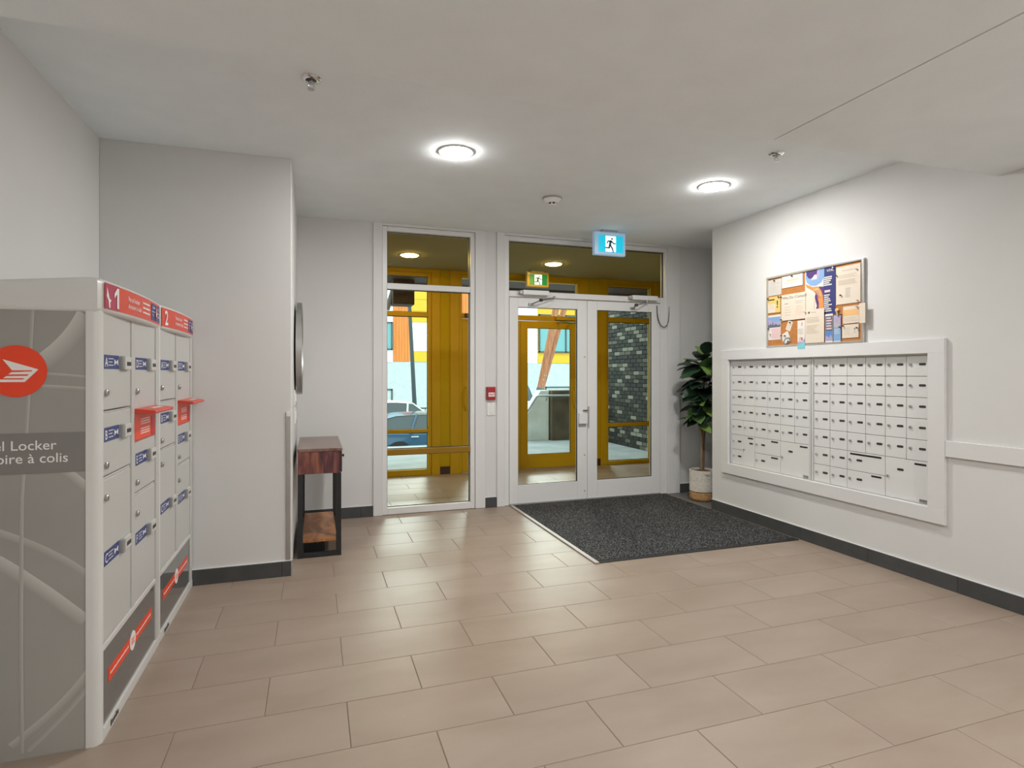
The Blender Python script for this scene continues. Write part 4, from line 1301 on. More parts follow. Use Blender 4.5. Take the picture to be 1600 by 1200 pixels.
        MB().add(bent(pl, 0.0038), [tuple(range(len(pl)))]).build('sign_lettering', M_PW, sg)
    else:
        sign_text('2', 0.045, 1.572, 0.100, M_PW, sg, 0.02)
    sign_text('Parcel locker', 0.275, 1.612, 0.027, M_PW, sg, 0.006)
    sign_text('Armoire à colis', 0.275, 1.584, 0.027, M_PW, sg, 0.006)
    for k in range(3):
        for q in range(5):
            u0 = 0.53 + 0.030 * q
            strip(u0, u0 + 0.022 + 0.004 * ((q + k) % 2), 1.625 - 0.020 * k, 1.632 - 0.020 * k, 0.0030, M_PW, 'sign_lettering', sg, 1)
    strip(0.72, 0.975, 1.570, 1.645, 0.0024, M_PBLUE, 'sign_print', sg, 8)
    sign_text('CANADA', 0.733, 1.622, 0.0150, M_PW, sg, 0.004, up=0.0046)
    sign_text('POST', 0.733, 1.588, 0.0150, M_PW, sg, 0.004, up=0.0046)
    sign_text('POSTES', 0.882, 1.622, 0.0150, M_PW, sg, 0.004, up=0.0046)
    sign_text('CANADA', 0.882, 1.588, 0.0150, M_PW, sg, 0.004, up=0.0046)
    for s0, s1 in ((0.735, 0.815), (0.885, 0.965)):
        strip(s0, s1, 1.608, 1.611, 0.0036, M_PW, 'sign_print', sg, 4)
    circ = [(0.847 + 0.021 * 1.15 / SW * math.cos(2 * PI * i / 20) * 1.0, 1.6075 + 0.030 * math.sin(2 * PI * i / 20)) for i in range(20)]
    MB().add(bent(circ, 0.0048), [tuple(range(20))]).build('sign_print', M_MAG, sg)
    pl = [(0.829, 1.622), (0.868, 1.609), (0.855, 1.594), (0.831, 1.594), (0.842, 1.608)]
    MB().add(bent(pl, 0.0056), [tuple(range(5))]).build('sign_print', M_PW, sg)

    if side:
        ys = y0
        sp = MB().box(LB, XD - 0.030, ys + 0.004, ys + 0.014, 0.0, LH).build('side_panel', M_SIDE, root)

        def W(x_, z_): return (x_, ys + 0.0030, z_)
        lite = (0.52, 0.50, 0.465); base_ = (0.312, 0.300, 0.276)

        def sw(pts, ww, c0, c1, lift=0.0):
            m2 = MB(); swoosh(m2, pts, ww, c0, c1, lambda a, z: (a, ys + 0.0032 - lift, z))
            m2.build('swoosh_print', M_SWOOSH, sp)
        sw(bez((-0.79, 1.55), (-0.84, 1.43), (-0.95, 1.36)), 0.060, lite, base_)
        sw(bez((-0.74, 1.315), (-0.95, 1.345), (-1.20, 1.325)), 0.010, (0.46, 0.445, 0.41), base_, 0.0003)
        sw(bez((-0.74, 1.275), (-0.95, 1.300), (-1.20, 1.285)), 0.012, (0.46, 0.445, 0.41), base_, 0.0003)
        sw(bez((-0.85, 0.985), (-0.80, 0.945), (-0.752, 0.885)), 0.030, base_, lite)
        sw(bez((-1.01, 0.705), (-0.90, 0.62), (-0.752, 0.465)), -0.045, lite, base_)
        sw(bez((-0.752, 0.62), (-0.85, 0.72), (-1.02, 0.80)), 0.025, (0.43, 0.415, 0.385), base_, 0.0003)
        sw(bez((-0.752, 0.30), (-0.82, 0.18), (-0.99, 0.06)), 0.030, (0.47, 0.455, 0.42), base_)
        sw(bez((-0.752, 0.21), (-0.82, 0.12), (-0.93, 0.02)), -0.020, (0.43, 0.415, 0.385), base_, 0.0003)
        sw([(-0.945, 0.02), (-0.947, 0.5), (-0.945, 0.9), (-0.928, 1.2), (-0.915, 1.55)], 0.012, (0.45, 0.435, 0.40), base_, 0.0006)
        MB().box(LB, XD - 0.030, ys + 0.0016, ys + 0.0026, 0.980, 1.120).build('text_band', M_BAND, sp)
        m2 = MB()
        m2.text('Parcel Locker', face_ny(-0.851, ys + 0.0015, 1.062), 0.0470, 'RIGHT', 0.0003, 0.003)
        m2.text('Armoire à colis', face_ny(-0.816, ys + 0.0015, 1.017), 0.0470, 'RIGHT', 0.0003, 0.003)
        m2.build('side_lettering', M_PW, sp)
        cx_, cz_, R_ = -0.967, 1.334, 0.089
        dsc = MB().lathe([(R_, 0.0), (R_, -0.0016), (0.001, -0.0016)], (cx_, ys + 0.0026, cz_), 56, axis='y', close=False).build('round_emblem', M_PRED, sp)
        fr = face_ny(cx_, ys + 0.0009, cz_)
        m2 = MB()
        # wing mark: swept upper wing with three feathers under it
        def Q(a, b): return (a * R_, b * R_)
        m2.prism([Q(-0.42, 0.46), Q(0.72, 0.07), Q(0.50, 0.035), Q(-0.12, 0.035)], fr, 0.0004)
        m2.prism([Q(0.50, 0.035), Q(0.72, 0.07), Q(0.28, -0.42), Q(-0.78, -0.42), Q(-0.70, -0.32), Q(0.22, -0.32), Q(0.27, -0.27), Q(-0.40, -0.27), Q(-0.30, -0.19), Q(0.36, -0.18), Q(0.42, -0.12), Q(-0.24, -0.125), Q(-0.14, -0.04), Q(0.52, -0.01)], fr, 0.0004)
        m2.build('wing_mark', M_PW, dsc)


locker(U0, '1', 'parcel locker unit numbered 1 with large printed grey side', True)
locker(U0 + UW, '2', 'parcel locker unit numbered 2, against the alcove wall', False)

# ------------------------------------------------------------------ potted fig
M_BASKW = mat('white_woven_rope', (0.66, 0.62, 0.56), 0.85, var=0.10, vscale=40, bump=0.4, bscale=150)
M_BASKN = mat('natural_woven_seagrass', (0.42, 0.24, 0.10), 0.85, var=0.35, vscale=60, bump=0.5, bscale=140)
M_SOIL = mat('brown_moss', (0.10, 0.065, 0.035), 0.95, var=0.5, vscale=50, bump=0.9, bscale=60)
M_BARK = mat('tan_bark', (0.22, 0.15, 0.09), 0.8, var=0.25, vscale=30, bump=0.4)


def leaf_material():
    m = bpy.data.materials.new('glossy_fig_leaf')
    m.use_nodes = True
    nt = m.node_tree
    p = nt.nodes['Principled BSDF']
    p.inputs['Roughness'].default_value = 0.32
    oi = nt.nodes.new('ShaderNodeObjectInfo')
    cr = nt.nodes.new('ShaderNodeValToRGB')
    cr.color_ramp.elements[0].position = 0.0; cr.color_ramp.elements[0].color = (0.010, 0.022, 0.012, 1)
    cr.color_ramp.elements[1].position = 1.0; cr.color_ramp.elements[1].color = (0.26, 0.42, 0.09, 1)
    e = cr.color_ramp.elements.new(0.55); e.color = (0.022, 0.055, 0.030, 1)
    e = cr.color_ramp.elements.new(0.8); e.color = (0.065, 0.13, 0.055, 1)
    nt.links.new(oi.outputs['Random'], cr.inputs['Fac'])
    nt.links.new(cr.outputs['Color'], p.inputs['Base Color'])
    return m


M_LEAF = leaf_material()
PX, PY = 3.865, 5.15
t = thing('potted_fig_tree', 'potted fig tree with broad glossy leaves in a two-tone woven basket', 'plant', (PX, PY, 0))
prof = [(0.112, 0.001), (0.124, 0.012)]
for i in range(5):
    prof += [(0.130 + 0.003 * (i % 2), 0.02 + i * 0.018)]
MB().lathe(prof, (PX, PY, 0), 36).build('basket_base', M_BASKN, t, smooth=50)
prof = []
for i in range(15):
    prof += [(0.129, 0.098 + i * 0.0148), (0.1335, 0.1054 + i * 0.0148)]
prof += [(0.129, 0.318), (0.119, 0.316), (0.119, 0.28)]
MB().lathe(prof, (PX, PY, 0), 36, close=False).build('basket_rim', M_BASKW, t, smooth=50)
for s_ in (-1, 1):
    MB().tube([(PX - 0.06 * s_, PY - 0.118, 0.30), (PX - 0.05 * s_, PY - 0.136, 0.292), (PX - 0.03 * s_, PY - 0.140, 0.288)], 0.006, 6).build('basket_handle', M_BASKW, t)
m_ = MB().lathe([(0.121, 0.285), (0.10, 0.300), (0.06, 0.312), (0.02, 0.318), (0.002, 0.319)], (PX, PY, 0), 24, close=False)
m_.build('soil', M_SOIL, t, smooth=60)
trunks = [[(PX - 0.010, PY, 0.29), (PX - 0.006, PY + 0.005, 0.55), (PX + 0.004, PY, 0.80), (PX + 0.002, PY - 0.01, 1.10), (PX + 0.01, PY - 0.015, 1.40), (PX + 0.02, PY - 0.02, 1.52)],
          [(PX + 0.02, PY + 0.02, 0.29), (PX + 0.03, PY + 0.02, 0.60), (PX + 0.06, PY + 0.01, 0.95), (PX + 0.10, PY, 1.30)],
          [(PX - 0.004, PY, 0.66), (PX - 0.05, PY - 0.02, 0.78), (PX - 0.085, PY - 0.03, 0.92)]]
for tr in trunks:
    n = len(tr)
    MB().tube(tr, [0.016 - 0.010 * i / (n - 1) for i in range(n)], 8).build('stem', M_BARK, t, smooth=60)

# one leaf, base at the origin, pointing to +X
NL, NW = 9, 5
vs = []
for i in range(NL):
    s_ = i / (NL - 1)
    wd = 0.37 * (math.sin(PI * min(1, s_ ** 0.85 * 1.0)) ** 0.75) * (0.85 + 0.35 * s_) if 0 < s_ < 1 else 0.012
    for j in range(NW):
        q = (j / (NW - 1) - 0.5) * 2
        vs.append((s_, q * wd, -0.28 * s_ * s_ + 0.10 * abs(q) * wd * 2.2 + 0.018 * math.sin(s_ * 16) * abs(q)))
fs = [(i * NW + j, i * NW + j + 1, (i + 1) * NW + j + 1, (i + 1) * NW + j) for i in range(NL - 1) for j in range(NW - 1)]
lm = MB().add(vs, fs).data('leaf', M_LEAF, smooth=80)
random.seed(21)


def put_leaf(base, yaw, pitch, size, roll=0.0):
    o = bpy.data.objects.new('leaf', lm); COL.objects.link(o)
    o.parent = t
    o.location = (base[0] - PX, base[1] - PY, base[2])
    o.rotation_euler = (roll, -pitch, yaw)
    o.scale = (size, size, size)
    return o


z = 0.80
i = 0
while z < 1.50:
    f = (z - 0.29) / 1.23
    bx, by = PX + 0.02 * f, PY - 0.02 * f
    yaw = i * 2.399 + 0.4
    put_leaf((bx + 0.02 * math.cos(yaw), by + 0.02 * math.sin(yaw), z), yaw, 0.55 - 0.5 * random.random() + (0.35 if z > 1.3 else 0), 0.265 - 0.05 * random.random() - (0.03 if z > 1.4 else 0), random.uniform(-0.4, 0.4))
    z += 0.027
    i += 1
for k, (yaw, zz, pt, sz) in enumerate(((3.3, 1.46, 0.12, 0.25), (2.8, 1.40, 0.1, 0.27), (3.6, 1.22, 0.05, 0.25), (3.05, 1.10, -0.1, 0.26), (4.1, 1.16, -0.2, 0.23), (4.6, 1.02, -0.5, 0.22), (3.4, 0.98, -0.35, 0.24), (3.9, 0.90, -0.3, 0.20), (3.0, 0.86, -0.25, 0.19), (5.2, 1.30, 0.1, 0.22), (0.6, 1.30, 0.2, 0.2), (1.3, 1.5, 0.9, 0.2), (4.4, 1.52, 1.0, 0.19))):
    put_leaf((PX + 0.02 + 0.02 * math.cos(yaw), PY - 0.01 + 0.02 * math.sin(yaw), zz), yaw, pt, sz, 0.3 * math.sin(k * 3.0))
for yaw, zz in ((3.2, 0.93), (4.2, 0.90), (2.4, 0.86), (5.0, 0.80)):
    put_leaf((PX - 0.08, PY - 0.03, zz), yaw, -0.25, 0.17, 0.2)
for yaw, zz in ((0.2, 1.30), (1.4, 1.27), (2.6, 1.24), (3.9, 1.29), (5.1, 1.22), (0.9, 1.12), (5.8, 1.05)):
    put_leaf((PX + 0.09, PY, zz), yaw, 0.2, 0.20, 0.0)

random.seed(5)
for k in range(26):
    yaw = random.uniform(2.2, 5.6); zz = random.uniform(0.92, 1.42)
    rr = random.uniform(0.0, 0.07)
    put_leaf((PX + 0.01 + rr * math.cos(yaw), PY - 0.01 + rr * math.sin(yaw), zz), yaw, random.uniform(-0.35, 0.35), random.uniform(0.17, 0.24), random.uniform(-0.6, 0.6))

# ------------------------------------------------------------------ outside: terrace, street and what stands there
M_CONC = mat('pale_concrete', (0.66, 0.68, 0.63), 0.85, var=0.14, vscale=3, bump=0.2, bscale=30)
M_CONCD = mat('dark_brown_concrete', (0.10, 0.075, 0.045), 0.8, var=0.3, vscale=4)  # mottled dark brown tone for the pier
M_ASPH = mat('grey_asphalt', (0.16, 0.165, 0.17), 0.9, var=0.15, vscale=4)
M_BRICK = ramp_mat('dark_mixed_brick', [(0.0, (0.030, 0.032, 0.026)), (1.0, (0.16, 0.17, 0.14))], scale=9, rough=0.75, bump=0.2)
M_MORTAR = mat('dark_mortar', (0.016, 0.016, 0.013), 0.95)
M_TIMB = ramp_mat('orange_glulam', [(0.3, (0.20, 0.065, 0.022)), (0.7, (0.42, 0.155, 0.055))], scale=6, stretch=(3, 3, 0.4), rough=0.5)
M_TIMBD = ramp_mat('brown_soffit_boards', [(0.3, (0.045, 0.020, 0.010)), (0.7, (0.095, 0.042, 0.020))], scale=6, stretch=(0.5, 6, 6), rough=0.6)
STREET = -1.42
struct(MB().box(-12, 5.47, YO + 0.08, 10.9, -0.25, -0.02).build('ground_terrace', mat('worn_grey_concrete', (0.34, 0.36, 0.355), 0.85, var=0.16, vscale=2.5, bump=0.2, bscale=30), bev=0.01), 'pale concrete entrance terrace outside')
struct(MB().box(-40, 60, 10.9, 40, STREET - 0.3, STREET).build('ground_street', M_ASPH), 'grey street below the terrace')
struct(MB().box(-40, 60, 24.5, 30, STREET, STREET + 0.15).build('ground_sidewalk', M_CONC), 'sidewalk along the building across the street')

# brick wall at the right, each brick of the visible stretch on its own
bw = struct(MB().box(5.482, 5.75, YO + 0.1, 10.62, -0.05, 2.95).build('wall_brick', M_MORTAR), 'dark mottled brick wall outside the vestibule')


def brick_mat():
    m = bpy.data.materials.new('mottled_brick'); m.use_nodes = True
    nt = m.node_tree; p = nt.nodes['Principled BSDF']; p.inputs['Roughness'].default_value = 0.7
    oi = nt.nodes.new('ShaderNodeObjectInfo'); cr = nt.nodes.new('ShaderNodeValToRGB'); cr.color_ramp.interpolation = 'CONSTANT'
    st = [(0.0, (0.009, 0.008, 0.004)), (0.28, (0.017, 0.015, 0.009)), (0.52, (0.036, 0.032, 0.020)), (0.70, (0.085, 0.079, 0.055)), (0.86, (0.20, 0.192, 0.145))]
    els = cr.color_ramp.elements
    while len(els) < len(st): els.new(0.5)
    for e, (a, c) in zip(els, st): e.position = a; e.color = (*c, 1)
    nt.links.new(oi.outputs['Random'], cr.inputs['Fac']); nt.links.new(cr.outputs['Color'], p.inputs['Base Color'])
    return m


M_BR = brick_mat()
bmesh_full = MB().box(0, 0.03, 0, 0.190, 0, 0.063).data('brick', M_BR, bev=0.003, bseg=1)
BRW, BRH = 0.2, 0.0735
cnt = 0
rest = MB()
for r_ in range(40):
    zz = -0.02 + r_ * BRH
    yy = YO + 0.12 - (r_ % 2) * BRW / 2
    while yy + 0.19 < 10.62:
        if yy > YO + 0.11:
            if 8.62 < yy < 10.35 and zz < 2.42:
                o = bpy.data.objects.new('brick', bmesh_full); COL.objects.link(o); o.parent = bw
                o.location = (5.470 + 0.003 * random.random(), yy, zz)
                cnt += 1
            else:
                rest.box(5.471, 5.485, yy, yy + 0.19, zz, zz + 0.063)
        yy += BRW
rest.build('brick_courses', mat('plain_dark_brick', (0.045, 0.045, 0.034), 0.75, var=0.5, vscale=5), bw, kind='stuff')

# canopy over the terrace
t = thing('entrance_canopy', 'brown wooden canopy over the terrace outside the doors', 'canopy', (2.0, 8.4, 2.72))
MB().box(-8, 5.47, YO + 0.12, 9.10, 2.742, 3.0).build('roof_slab', M_TIMBD, t)
yy = YO + 0.13
while yy < 8.95:
    MB().box(-8, 5.46, yy, yy + 0.148, 2.722, 2.742).build('soffit_board', M_TIMBD, t)
    yy += 0.155
MB().box(-8, 5.47, 9.05, 9.14, 2.70, 3.05).build('fascia_board', M_TIMBD, t)
MB().box(1.10, 1.42, 8.70, 9.04, 2.355, 2.72).build('beam_end', M_TIMBD, t, bev=0.01)
MB().cyl((1.03, 8.85, 2.28), (1.13, 8.85, 2.60), 0.04, 10).build('bracket', M_GREYM, t)

# timber struts on a steel shoe
def strut(a, b, r0, r1, label, m):
    t = thing('timber_strut', label, 'strut', a)
    MB().tube([a, b], [r0, r1], 14).build('log', m, t, smooth=50)
    av = Vector(a); d = (Vector(b) - av).normalized()
    MB().tube([av - d * 0.02, av + d * 0.30], r0 + 0.012, 14).build('steel_shoe', mat('slate_steel', (0.10, 0.12, 0.13), 0.5, metal=0.3), t, smooth=50)
    for k in range(3):
        q = av + d * (0.40 + 0.12 * k)
        MB().cyl((q.x, q.y - r0 - 0.015, q.z), (q.x, q.y, q.z), 0.013, 8).build('bolt', M_GREYM, t)


strut((5.47, 14.0, 0.66), (6.30, 14.0, 4.60), 0.085, 0.085, 'nearer orange timber strut leaning right outside the doors', M_TIMB)
strut((5.56, 14.2, 0.66), (6.95, 14.35, 5.00), 0.075, 0.075, 'farther orange timber strut leaning right outside the doors', M_TIMB)
strut((5.28, 14.1, 0.66), (4.13, 14.2, 3.55), 0.080, 0.080, 'dark timber strut leaning left outside the doors', M_TIMBD)

# stepped concrete walls beside the stairs
def cwall(name, poly, y0, t_, m, label, cat='wall'):
    o = MB().prism(poly, ((0, y0, 0), (1, 0, 0), (0, 0, 1), (0, 1, 0)), t_).build(name, m, bev=0.01)
    return tag(o, label, cat)


cwall('stair_wall', [(2.6, STREET), (4.50, STREET), (4.50, 0.985), (4.32, 0.985), (4.20, 0.80), (3.97, 0.40), (3.86, 0.20), (2.6, -1.2)], 10.92, 0.25, M_CONC, 'pale concrete stair wall with a sloping top')
cwall('concrete_pier', [(4.52, STREET), (5.46, STREET), (5.46, 0.985), (4.52, 0.985)], 10.80, 0.40, M_CONCD, 'dark brown concrete pier right of the stair wall')
cwall('planter_wall', [(3.5, STREET), (7.5, STREET), (7.5, 0.62), (3.5, 0.62)], 13.55, 0.9, M_CONC, 'pale concrete planter carrying the timber struts')
t = thing('handrail', 'grey pipe handrail along the concrete stair wall', 'handrail', (3.9, 10.85, 0.39))
MB().tube([(3.85, 10.86, 0.32), (4.00, 10.86, 0.55), (4.20, 10.86, 0.855), (4.24, 10.86, 0.88), (4.30, 10.80, 0.885), (4.52, 10.74, 0.885), (5.40, 10.74, 0.88)], 0.021, 10).build('rail', M_GREYM, t, smooth=50)
for a, b in ((3.93, 0.42), (4.40, 0.86)):
    MB().tube([(a, 10.86 if a < 4.2 else 10.77, b), (a + 0.03, 10.9, b - 0.07), (a + 0.03, 10.94, b - 0.07)], 0.010, 8).build('bracket', M_GREYM, t)

# railing across the street, posts and pickets singly
t = thing('street_railing', 'black picket railing in front of the building across the street', 'railing', (4.0, 24.2, STREET))
M_BLK = mat('black_rail_metal', (0.012, 0.014, 0.015), 0.5)
for z in (-0.12, -0.42):
    MB().box(0.0, 14.0, 24.18, 24.22, z - 0.025, z + 0.025).build('rail', M_BLK, t)
pk = MB().box(-0.012, 0.012, -0.012, 0.012, 0, 1.27).data('picket', M_BLK)
for i in range(70):
    o = bpy.data.objects.new('picket', pk); COL.objects.link(o); o.parent = t
    o.location = (i * 0.2 - 4.0, 0, 0.02)
for i in range(6):
    MB().box(i * 2.8 - 0.03, i * 2.8 + 0.03, 24.17, 24.23, STREET + 0.0, -0.02).build('post', M_BLK, t)

# lamp post
t = thing('lamp_post', 'slightly leaning dark lamp post on the street', 'lamp post', (4.13, 25.0, STREET + 0.15))
MB().tube([(4.14, 25, STREET + 0.15), (4.073, 25, 0.14), (3.867, 25, 4.22), (3.70, 25, 7.5)], [0.11, 0.095, 0.075, 0.06], 12).build('pole', mat('dark_teal_pole', (0.03, 0.045, 0.05), 0.5), t, smooth=50)
MB().cyl((4.145, 25, STREET + 0.15), (4.14, 25, STREET + 0.5), 0.16, 14).build('pole_base', M_BLK, t)
MB().tube([(3.70, 25, 7.4), (3.55, 25, 7.6), (3.0, 25, 7.65)], 0.04, 8).build('lamp_arm', M_BLK, t)
MB().box(2.5, 3.05, 24.9, 25.1, 7.58, 7.68).build('lamp_head', M_BLK, t, bev=0.02)

# ------------------------------------------------------------------ building across the street
YF = 30.0
M_FWHITE = mat('white_siding', (0.86, 0.87, 0.87), 0.6)
M_FYEL = mat('yellow_cladding', (0.62, 0.39, 0.012), 0.55)
M_FORA = mat('orange_wood_cladding', (0.62, 0.19, 0.030), 0.55, var=0.15, vscale=3, stretch=(6, 1, 0.3))
M_FBASE = mat('white_painted_brick', (0.44, 0.49, 0.485), 0.8, var=0.08, vscale=6)
M_TEALG = mat('teal_window_glass', (0.13, 0.33, 0.34), 0.08)
M_WFR = mat('dark_window_frame', (0.05, 0.065, 0.075), 0.5)
t = thing('apartment_building', 'white, orange and yellow clad apartment building across the street', 'building', (8, YF, STREET))
MB().box(-12, 32, YF + 0.06, YF + 8, STREET, 9.0).build('wall_core', M_FWHITE, t)
MB().box(-12, 32, YF - 0.10, YF + 0.06, STREET, 1.876).build('base_wall', M_FBASE, t)


def siding(x0, x1, z0, z1, m, nm, board=0.20):
    m_ = MB()
    z = z0
    while z < z1 - 0.01:
        zt = min(z + board, z1)
        m_.add([(x0, YF - 0.035, z), (x1, YF - 0.035, z), (x1, YF - 0.008, zt), (x0, YF - 0.008, zt), (x0, YF + 0.07, z), (x1, YF + 0.07, z), (x1, YF + 0.07, zt), (x0, YF + 0.07, zt)],
               [(0, 1, 2, 3), (4, 7, 6, 5), (0, 4, 5, 1), (3, 2, 6, 7), (0, 3, 7, 4), (1, 5, 6, 2)])
        z = zt
    m_.build(nm, m, t)


siding(-8, 3.79, 1.90, 9.0, M_FWHITE, 'white_siding')
siding(4.72, 7.25, 2.48, 3.96, M_FWHITE, 'white_siding')
siding(8.40, 11.68, 1.90, 9.0, M_FWHITE, 'white_siding')
siding(4.72, 7.25, 3.97, 9.0, M_FYEL, 'yellow_cladding', 0.6)
siding(4.72, 7.25, 1.94, 2.475, M_FYEL, 'yellow_cladding', 0.6)
siding(11.70, 16.5, 1.90, 9.0, M_FYEL, 'yellow_cladding', 0.6)
siding(16.5, 30, 1.90, 9.0, M_FWHITE, 'white_siding')
for a, b in ((3.80, 4.68), (7.30, 8.35)):
    x_ = a
    while x_ < b - 0.02:
        MB().box(x_, min(x_ + 0.14, b), YF - 0.05, YF + 0.07, 1.95, 9.0).build('orange_board', M_FORA, t, bev=0.006, bseg=1)
        x_ += 0.146


def fwin(x0, x1, z0, z1, mull=(), trans=()):
    f = MB()
    e = 0.07
    for (a, b, c, d) in ((x0, x1, z0, z0 + e), (x0, x1, z1 - e, z1), (x0, x0 + e, z0, z1), (x1 - e, x1, z0, z1)):
        f.box(a, b, YF - 0.14, YF - 0.02, c, d)
    for q in mull: f.box(q - e / 2, q + e / 2, YF - 0.14, YF - 0.02, z0, z1)
    for (a, b, c) in trans: f.box(a, b, YF - 0.13, YF - 0.02, c - e / 2, c + e / 2)
    fo = f.build('window_frame', M_WFR, t)
    MB().box(x0 + 0.02, x1 - 0.02, YF - 0.09, YF - 0.07, z0 + 0.02, z1 - 0.02).build('pane', M_TEALG, fo)


fwin(2.45, 3.765, 2.52, 3.947, (3.1,))
fwin(2.45, 3.765, -0.15, 0.55, (3.1,))
fwin(11.727, 15.2, 2.49, 4.60, (13.35,), ((11.75, 13.35, 4.15),))
fwin(12.10, 15.5, -0.9, 0.60, (13.6,))
fwin(-3.0, -1.0, 2.5, 4.2, (-2.0,))
fwin(20, 23, 2.5, 4.4, (21.5,))
for x_, z in ((7.05, 4.35), (7.10, 1.55)):
    MB().box(x_, x_ + 0.22, YF - 0.22, YF - 0.03, z, z + 0.14).build('wall_light', M_FWHITE, t, bev=0.02)

# ------------------------------------------------------------------ cars
M_CGLASS = mat('car_glass', (0.030, 0.045, 0.045), 0.08, spec=0.6)
M_TYRE = mat('tyre_rubber', (0.015, 0.015, 0.016), 0.8)
M_RIM = mat('alloy_rim', (0.55, 0.56, 0.57), 0.3, metal=0.8)
M_LAMPR = mat('tail_lamp', (0.35, 0.02, 0.02), 0.2)
M_LAMPW = mat('head_lamp', (0.7, 0.72, 0.75), 0.15)


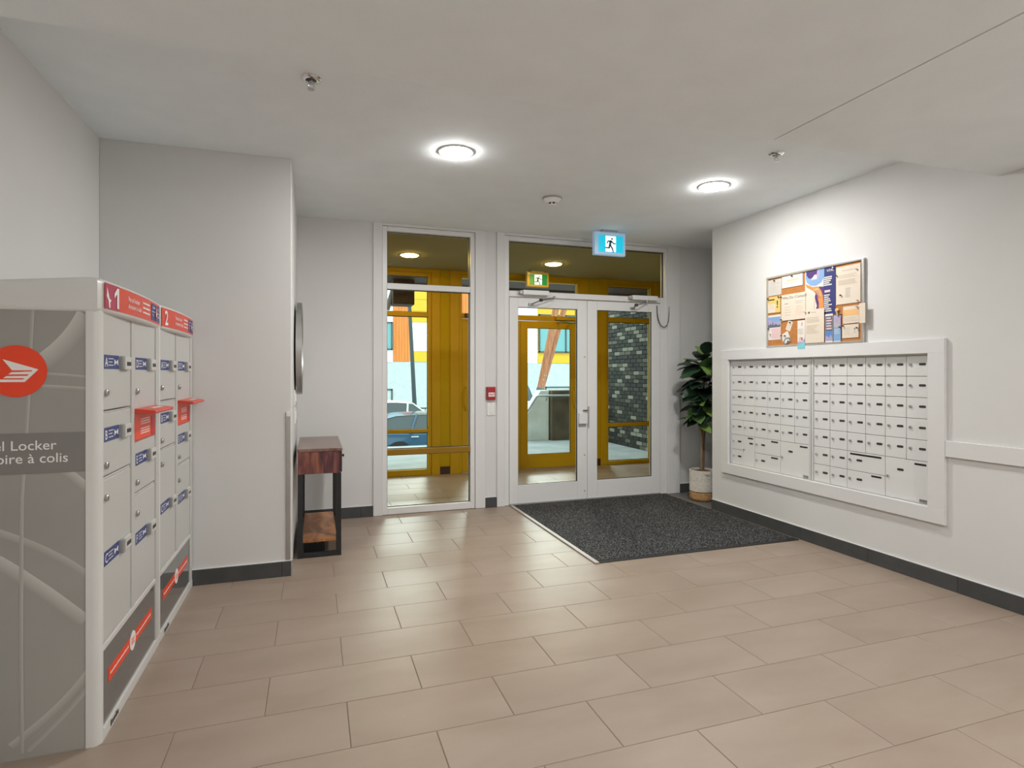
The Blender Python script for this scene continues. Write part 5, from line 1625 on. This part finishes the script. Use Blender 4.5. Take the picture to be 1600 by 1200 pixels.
def car(name, label, x0, yc, zg, paint, L=4.5, W=1.8, H=1.55):
    """rear bumper at x0, nose pointing to +X"""
    t = thing(name, label, 'car', (x0 + L / 2, yc, zg))
    # lower body: stations (x, z bottom, z top, half width)
    S = [(0.00, 0.42, 0.62, 0.62), (0.06, 0.30, 0.74, 0.74), (0.25, 0.24, 0.82, 0.84), (0.9, 0.22, 0.92, 0.89), (1.35, 0.22, 0.98, 0.90), (2.4, 0.22, 1.00, 0.90), (3.5, 0.22, 1.03, 0.90), (4.0, 0.25, 1.04, 0.87), (4.35, 0.32, 1.02, 0.82), (4.47, 0.42, 0.92, 0.74), (4.5, 0.52, 0.80, 0.68)]
    sx, sy, sz = -L / 4.5, W / 1.8, H / 1.55
    x0 = x0 + L
    vs = []
    K = 12
    for (x_, zb, zt, hw) in S:
        zm = zb + (zt - zb) * 0.55
        sec = [(-hw * 0.86, zb), (-hw * 0.97, zb + 0.08), (-hw, zm), (-hw * 0.97, zt - 0.07), (-hw * 0.88, zt - 0.01), (-hw * 0.45, zt + 0.015), (hw * 0.45, zt + 0.015), (hw * 0.88, zt - 0.01), (hw * 0.97, zt - 0.07), (hw, zm), (hw * 0.97, zb + 0.08), (hw * 0.86, zb)]
        vs += [(x0 + x_ * sx, yc + a * sy, zg + b * sz) for a, b in sec]
    fs = []
    for k in range(len(S) - 1):
        for i in range(K):
            j = (i + 1) % K
            fs.append((k * K + i, k * K + j, (k + 1) * K + j, (k + 1) * K + i))
    fs += [tuple(range(K)), tuple(range(len(S) * K - 1, (len(S) - 1) * K - 1, -1))]
    MB().add(vs, fs).build('body', paint, t, smooth=35)
    # greenhouse
    G = [(1.22, 0.97, 0.80, 0.97, 0.80), (1.95, 0.98, 0.83, 1.47, 0.64), (2.6, 0.98, 0.84, 1.52, 0.66), (3.6, 1.00, 0.83, 1.48, 0.64), (4.15, 1.02, 0.79, 1.30, 0.64), (4.32, 1.02, 0.76, 1.04, 0.74)]
    vs = []
    for (x_, zb, wb, zt, wt) in G:
        vs += [(x0 + x_ * sx, yc + a * sy, zg + b * sz) for a, b in ((-wb, zb), (-wt, zt), (wt, zt), (wb, zb))]
    fs = []
    for k in range(len(G) - 1):
        for i in range(3):
            fs.append((k * 4 + i, k * 4 + i + 1, (k + 1) * 4 + i + 1, (k + 1) * 4 + i))
    fs += [(0, 1, 2, 3), tuple(range((len(G) - 1) * 4 + 3, (len(G) - 1) * 4 - 1, -1))]
    MB().add(vs, fs).build('side_glass', M_CGLASS, t)
    # roof skin and pillars
    R_ = [(1.90, 1.455, 0.66), (2.2, 1.515, 0.67), (2.8, 1.545, 0.68), (3.6, 1.515, 0.67), (4.05, 1.40, 0.66)]
    vs = []
    for x_, z, hw in R_:
        vs += [(x0 + x_ * sx, yc + a * sy, zg + b * sz) for a, b in ((-hw, z - 0.03), (-hw * 0.8, z + 0.01), (0, z + 0.03), (hw * 0.8, z + 0.01), (hw, z - 0.03), (0, z - 0.02))]
    fs = []
    for k in range(len(R_) - 1):
        for i in range(6):
            j = (i + 1) % 6
            fs.append((k * 6 + i, k * 6 + j, (k + 1) * 6 + j, (k + 1) * 6 + i))
    fs += [tuple(range(6)), tuple(range(len(R_) * 6 - 1, (len(R_) - 1) * 6 - 1, -1))]
    MB().add(vs, fs).build('roof', paint, t, smooth=40)
    for s_ in (-1, 1):
        for (xa, za, wa, xb, zb, wb, r_) in ((1.22, 0.97, 0.81, 1.97, 1.47, 0.66, 0.028), (2.22, 0.98, 0.85, 2.17, 1.51, 0.675, 0.035), (3.20, 1.0, 0.845, 3.00, 1.52, 0.675, 0.04), (4.32, 1.03, 0.78, 4.08, 1.36, 0.665, 0.04)):
            MB().tube([(x0 + xa * sx, yc + s_ * wa * sy, zg + za * sz), (x0 + xb * sx, yc + s_ * wb * sy, zg + zb * sz)], r_, 8).build('pillar', paint, t, smooth=50)
        for xa in (1.98, 2.98):
            MB().box(x0 + xa * sx, x0 + (xa + 0.22) * sx, yc + s_ * 0.895 * sy, yc + s_ * 0.93 * sy, zg + 0.86 * sz, zg + 0.90 * sz).build('door_handle', M_CHROME, t, bev=0.008)
        MB().box(x0 + 1.42 * sx, x0 + 1.56 * sx, yc + s_ * 0.88 * sy, yc + s_ * 1.05 * sy, zg + 1.00 * sz, zg + 1.13 * sz).build('wing_mirror', paint, t, bev=0.03)
        for xa in (0.86, 3.55):
            c_ = (x0 + xa * sx, yc + s_ * 0.80 * sy, zg)
            MB().lathe([(0.40, -0.005), (0.40, 0.005)], (c_[0], yc + s_ * 0.903 * sy, zg + 0.36), 28, axis='y').build('wheel_arch', M_TYRE, t)
            wh = MB().lathe([(0.20, -0.10), (0.325, -0.10), (0.34, -0.06), (0.34, 0.09), (0.325, 0.112), (0.22, 0.115)], (c_[0], c_[1], zg + 0.34), 28, axis='y').build('wheel', M_TYRE, t, smooth=40)
            m_ = MB().lathe([(0.215, 0.0), (0.215, s_ * 0.122)], (c_[0], c_[1], zg + 0.34), 24, axis='y')
            m_.build('rim', M_RIM, wh, smooth=40)
        MB().box(x0 + 0.07 * sx, x0 + 0.30 * sx, yc + s_ * 0.55 * sy, yc + s_ * 0.80 * sy, zg + 0.62 * sz, zg + 0.74 * sz).build('headlamp', M_LAMPW, t, bev=0.03)
        MB().box(x0 + 4.30 * sx, x0 + 4.47 * sx, yc + s_ * 0.60 * sy, yc + s_ * 0.82 * sy, zg + 0.78 * sz, zg + 0.95 * sz).build('tail_lamp', M_LAMPR, t, bev=0.02)


M_BLUEP = mat('blue_car_paint', (0.010, 0.065, 0.125), 0.25, coat=0.6)
M_SILVP = mat('silver_car_paint', (0.74, 0.78, 0.79), 0.25, coat=0.6)
car('parked_car', 'dark blue car parked outside behind the tall window', 1.41, 18.1, STREET, M_BLUEP, 4.5, 1.8, 1.55)
car('parked_car', 'silver white car parked beyond the dark blue one', 1.00, 22.3, STREET, M_SILVP, 4.4, 1.8, 1.72)
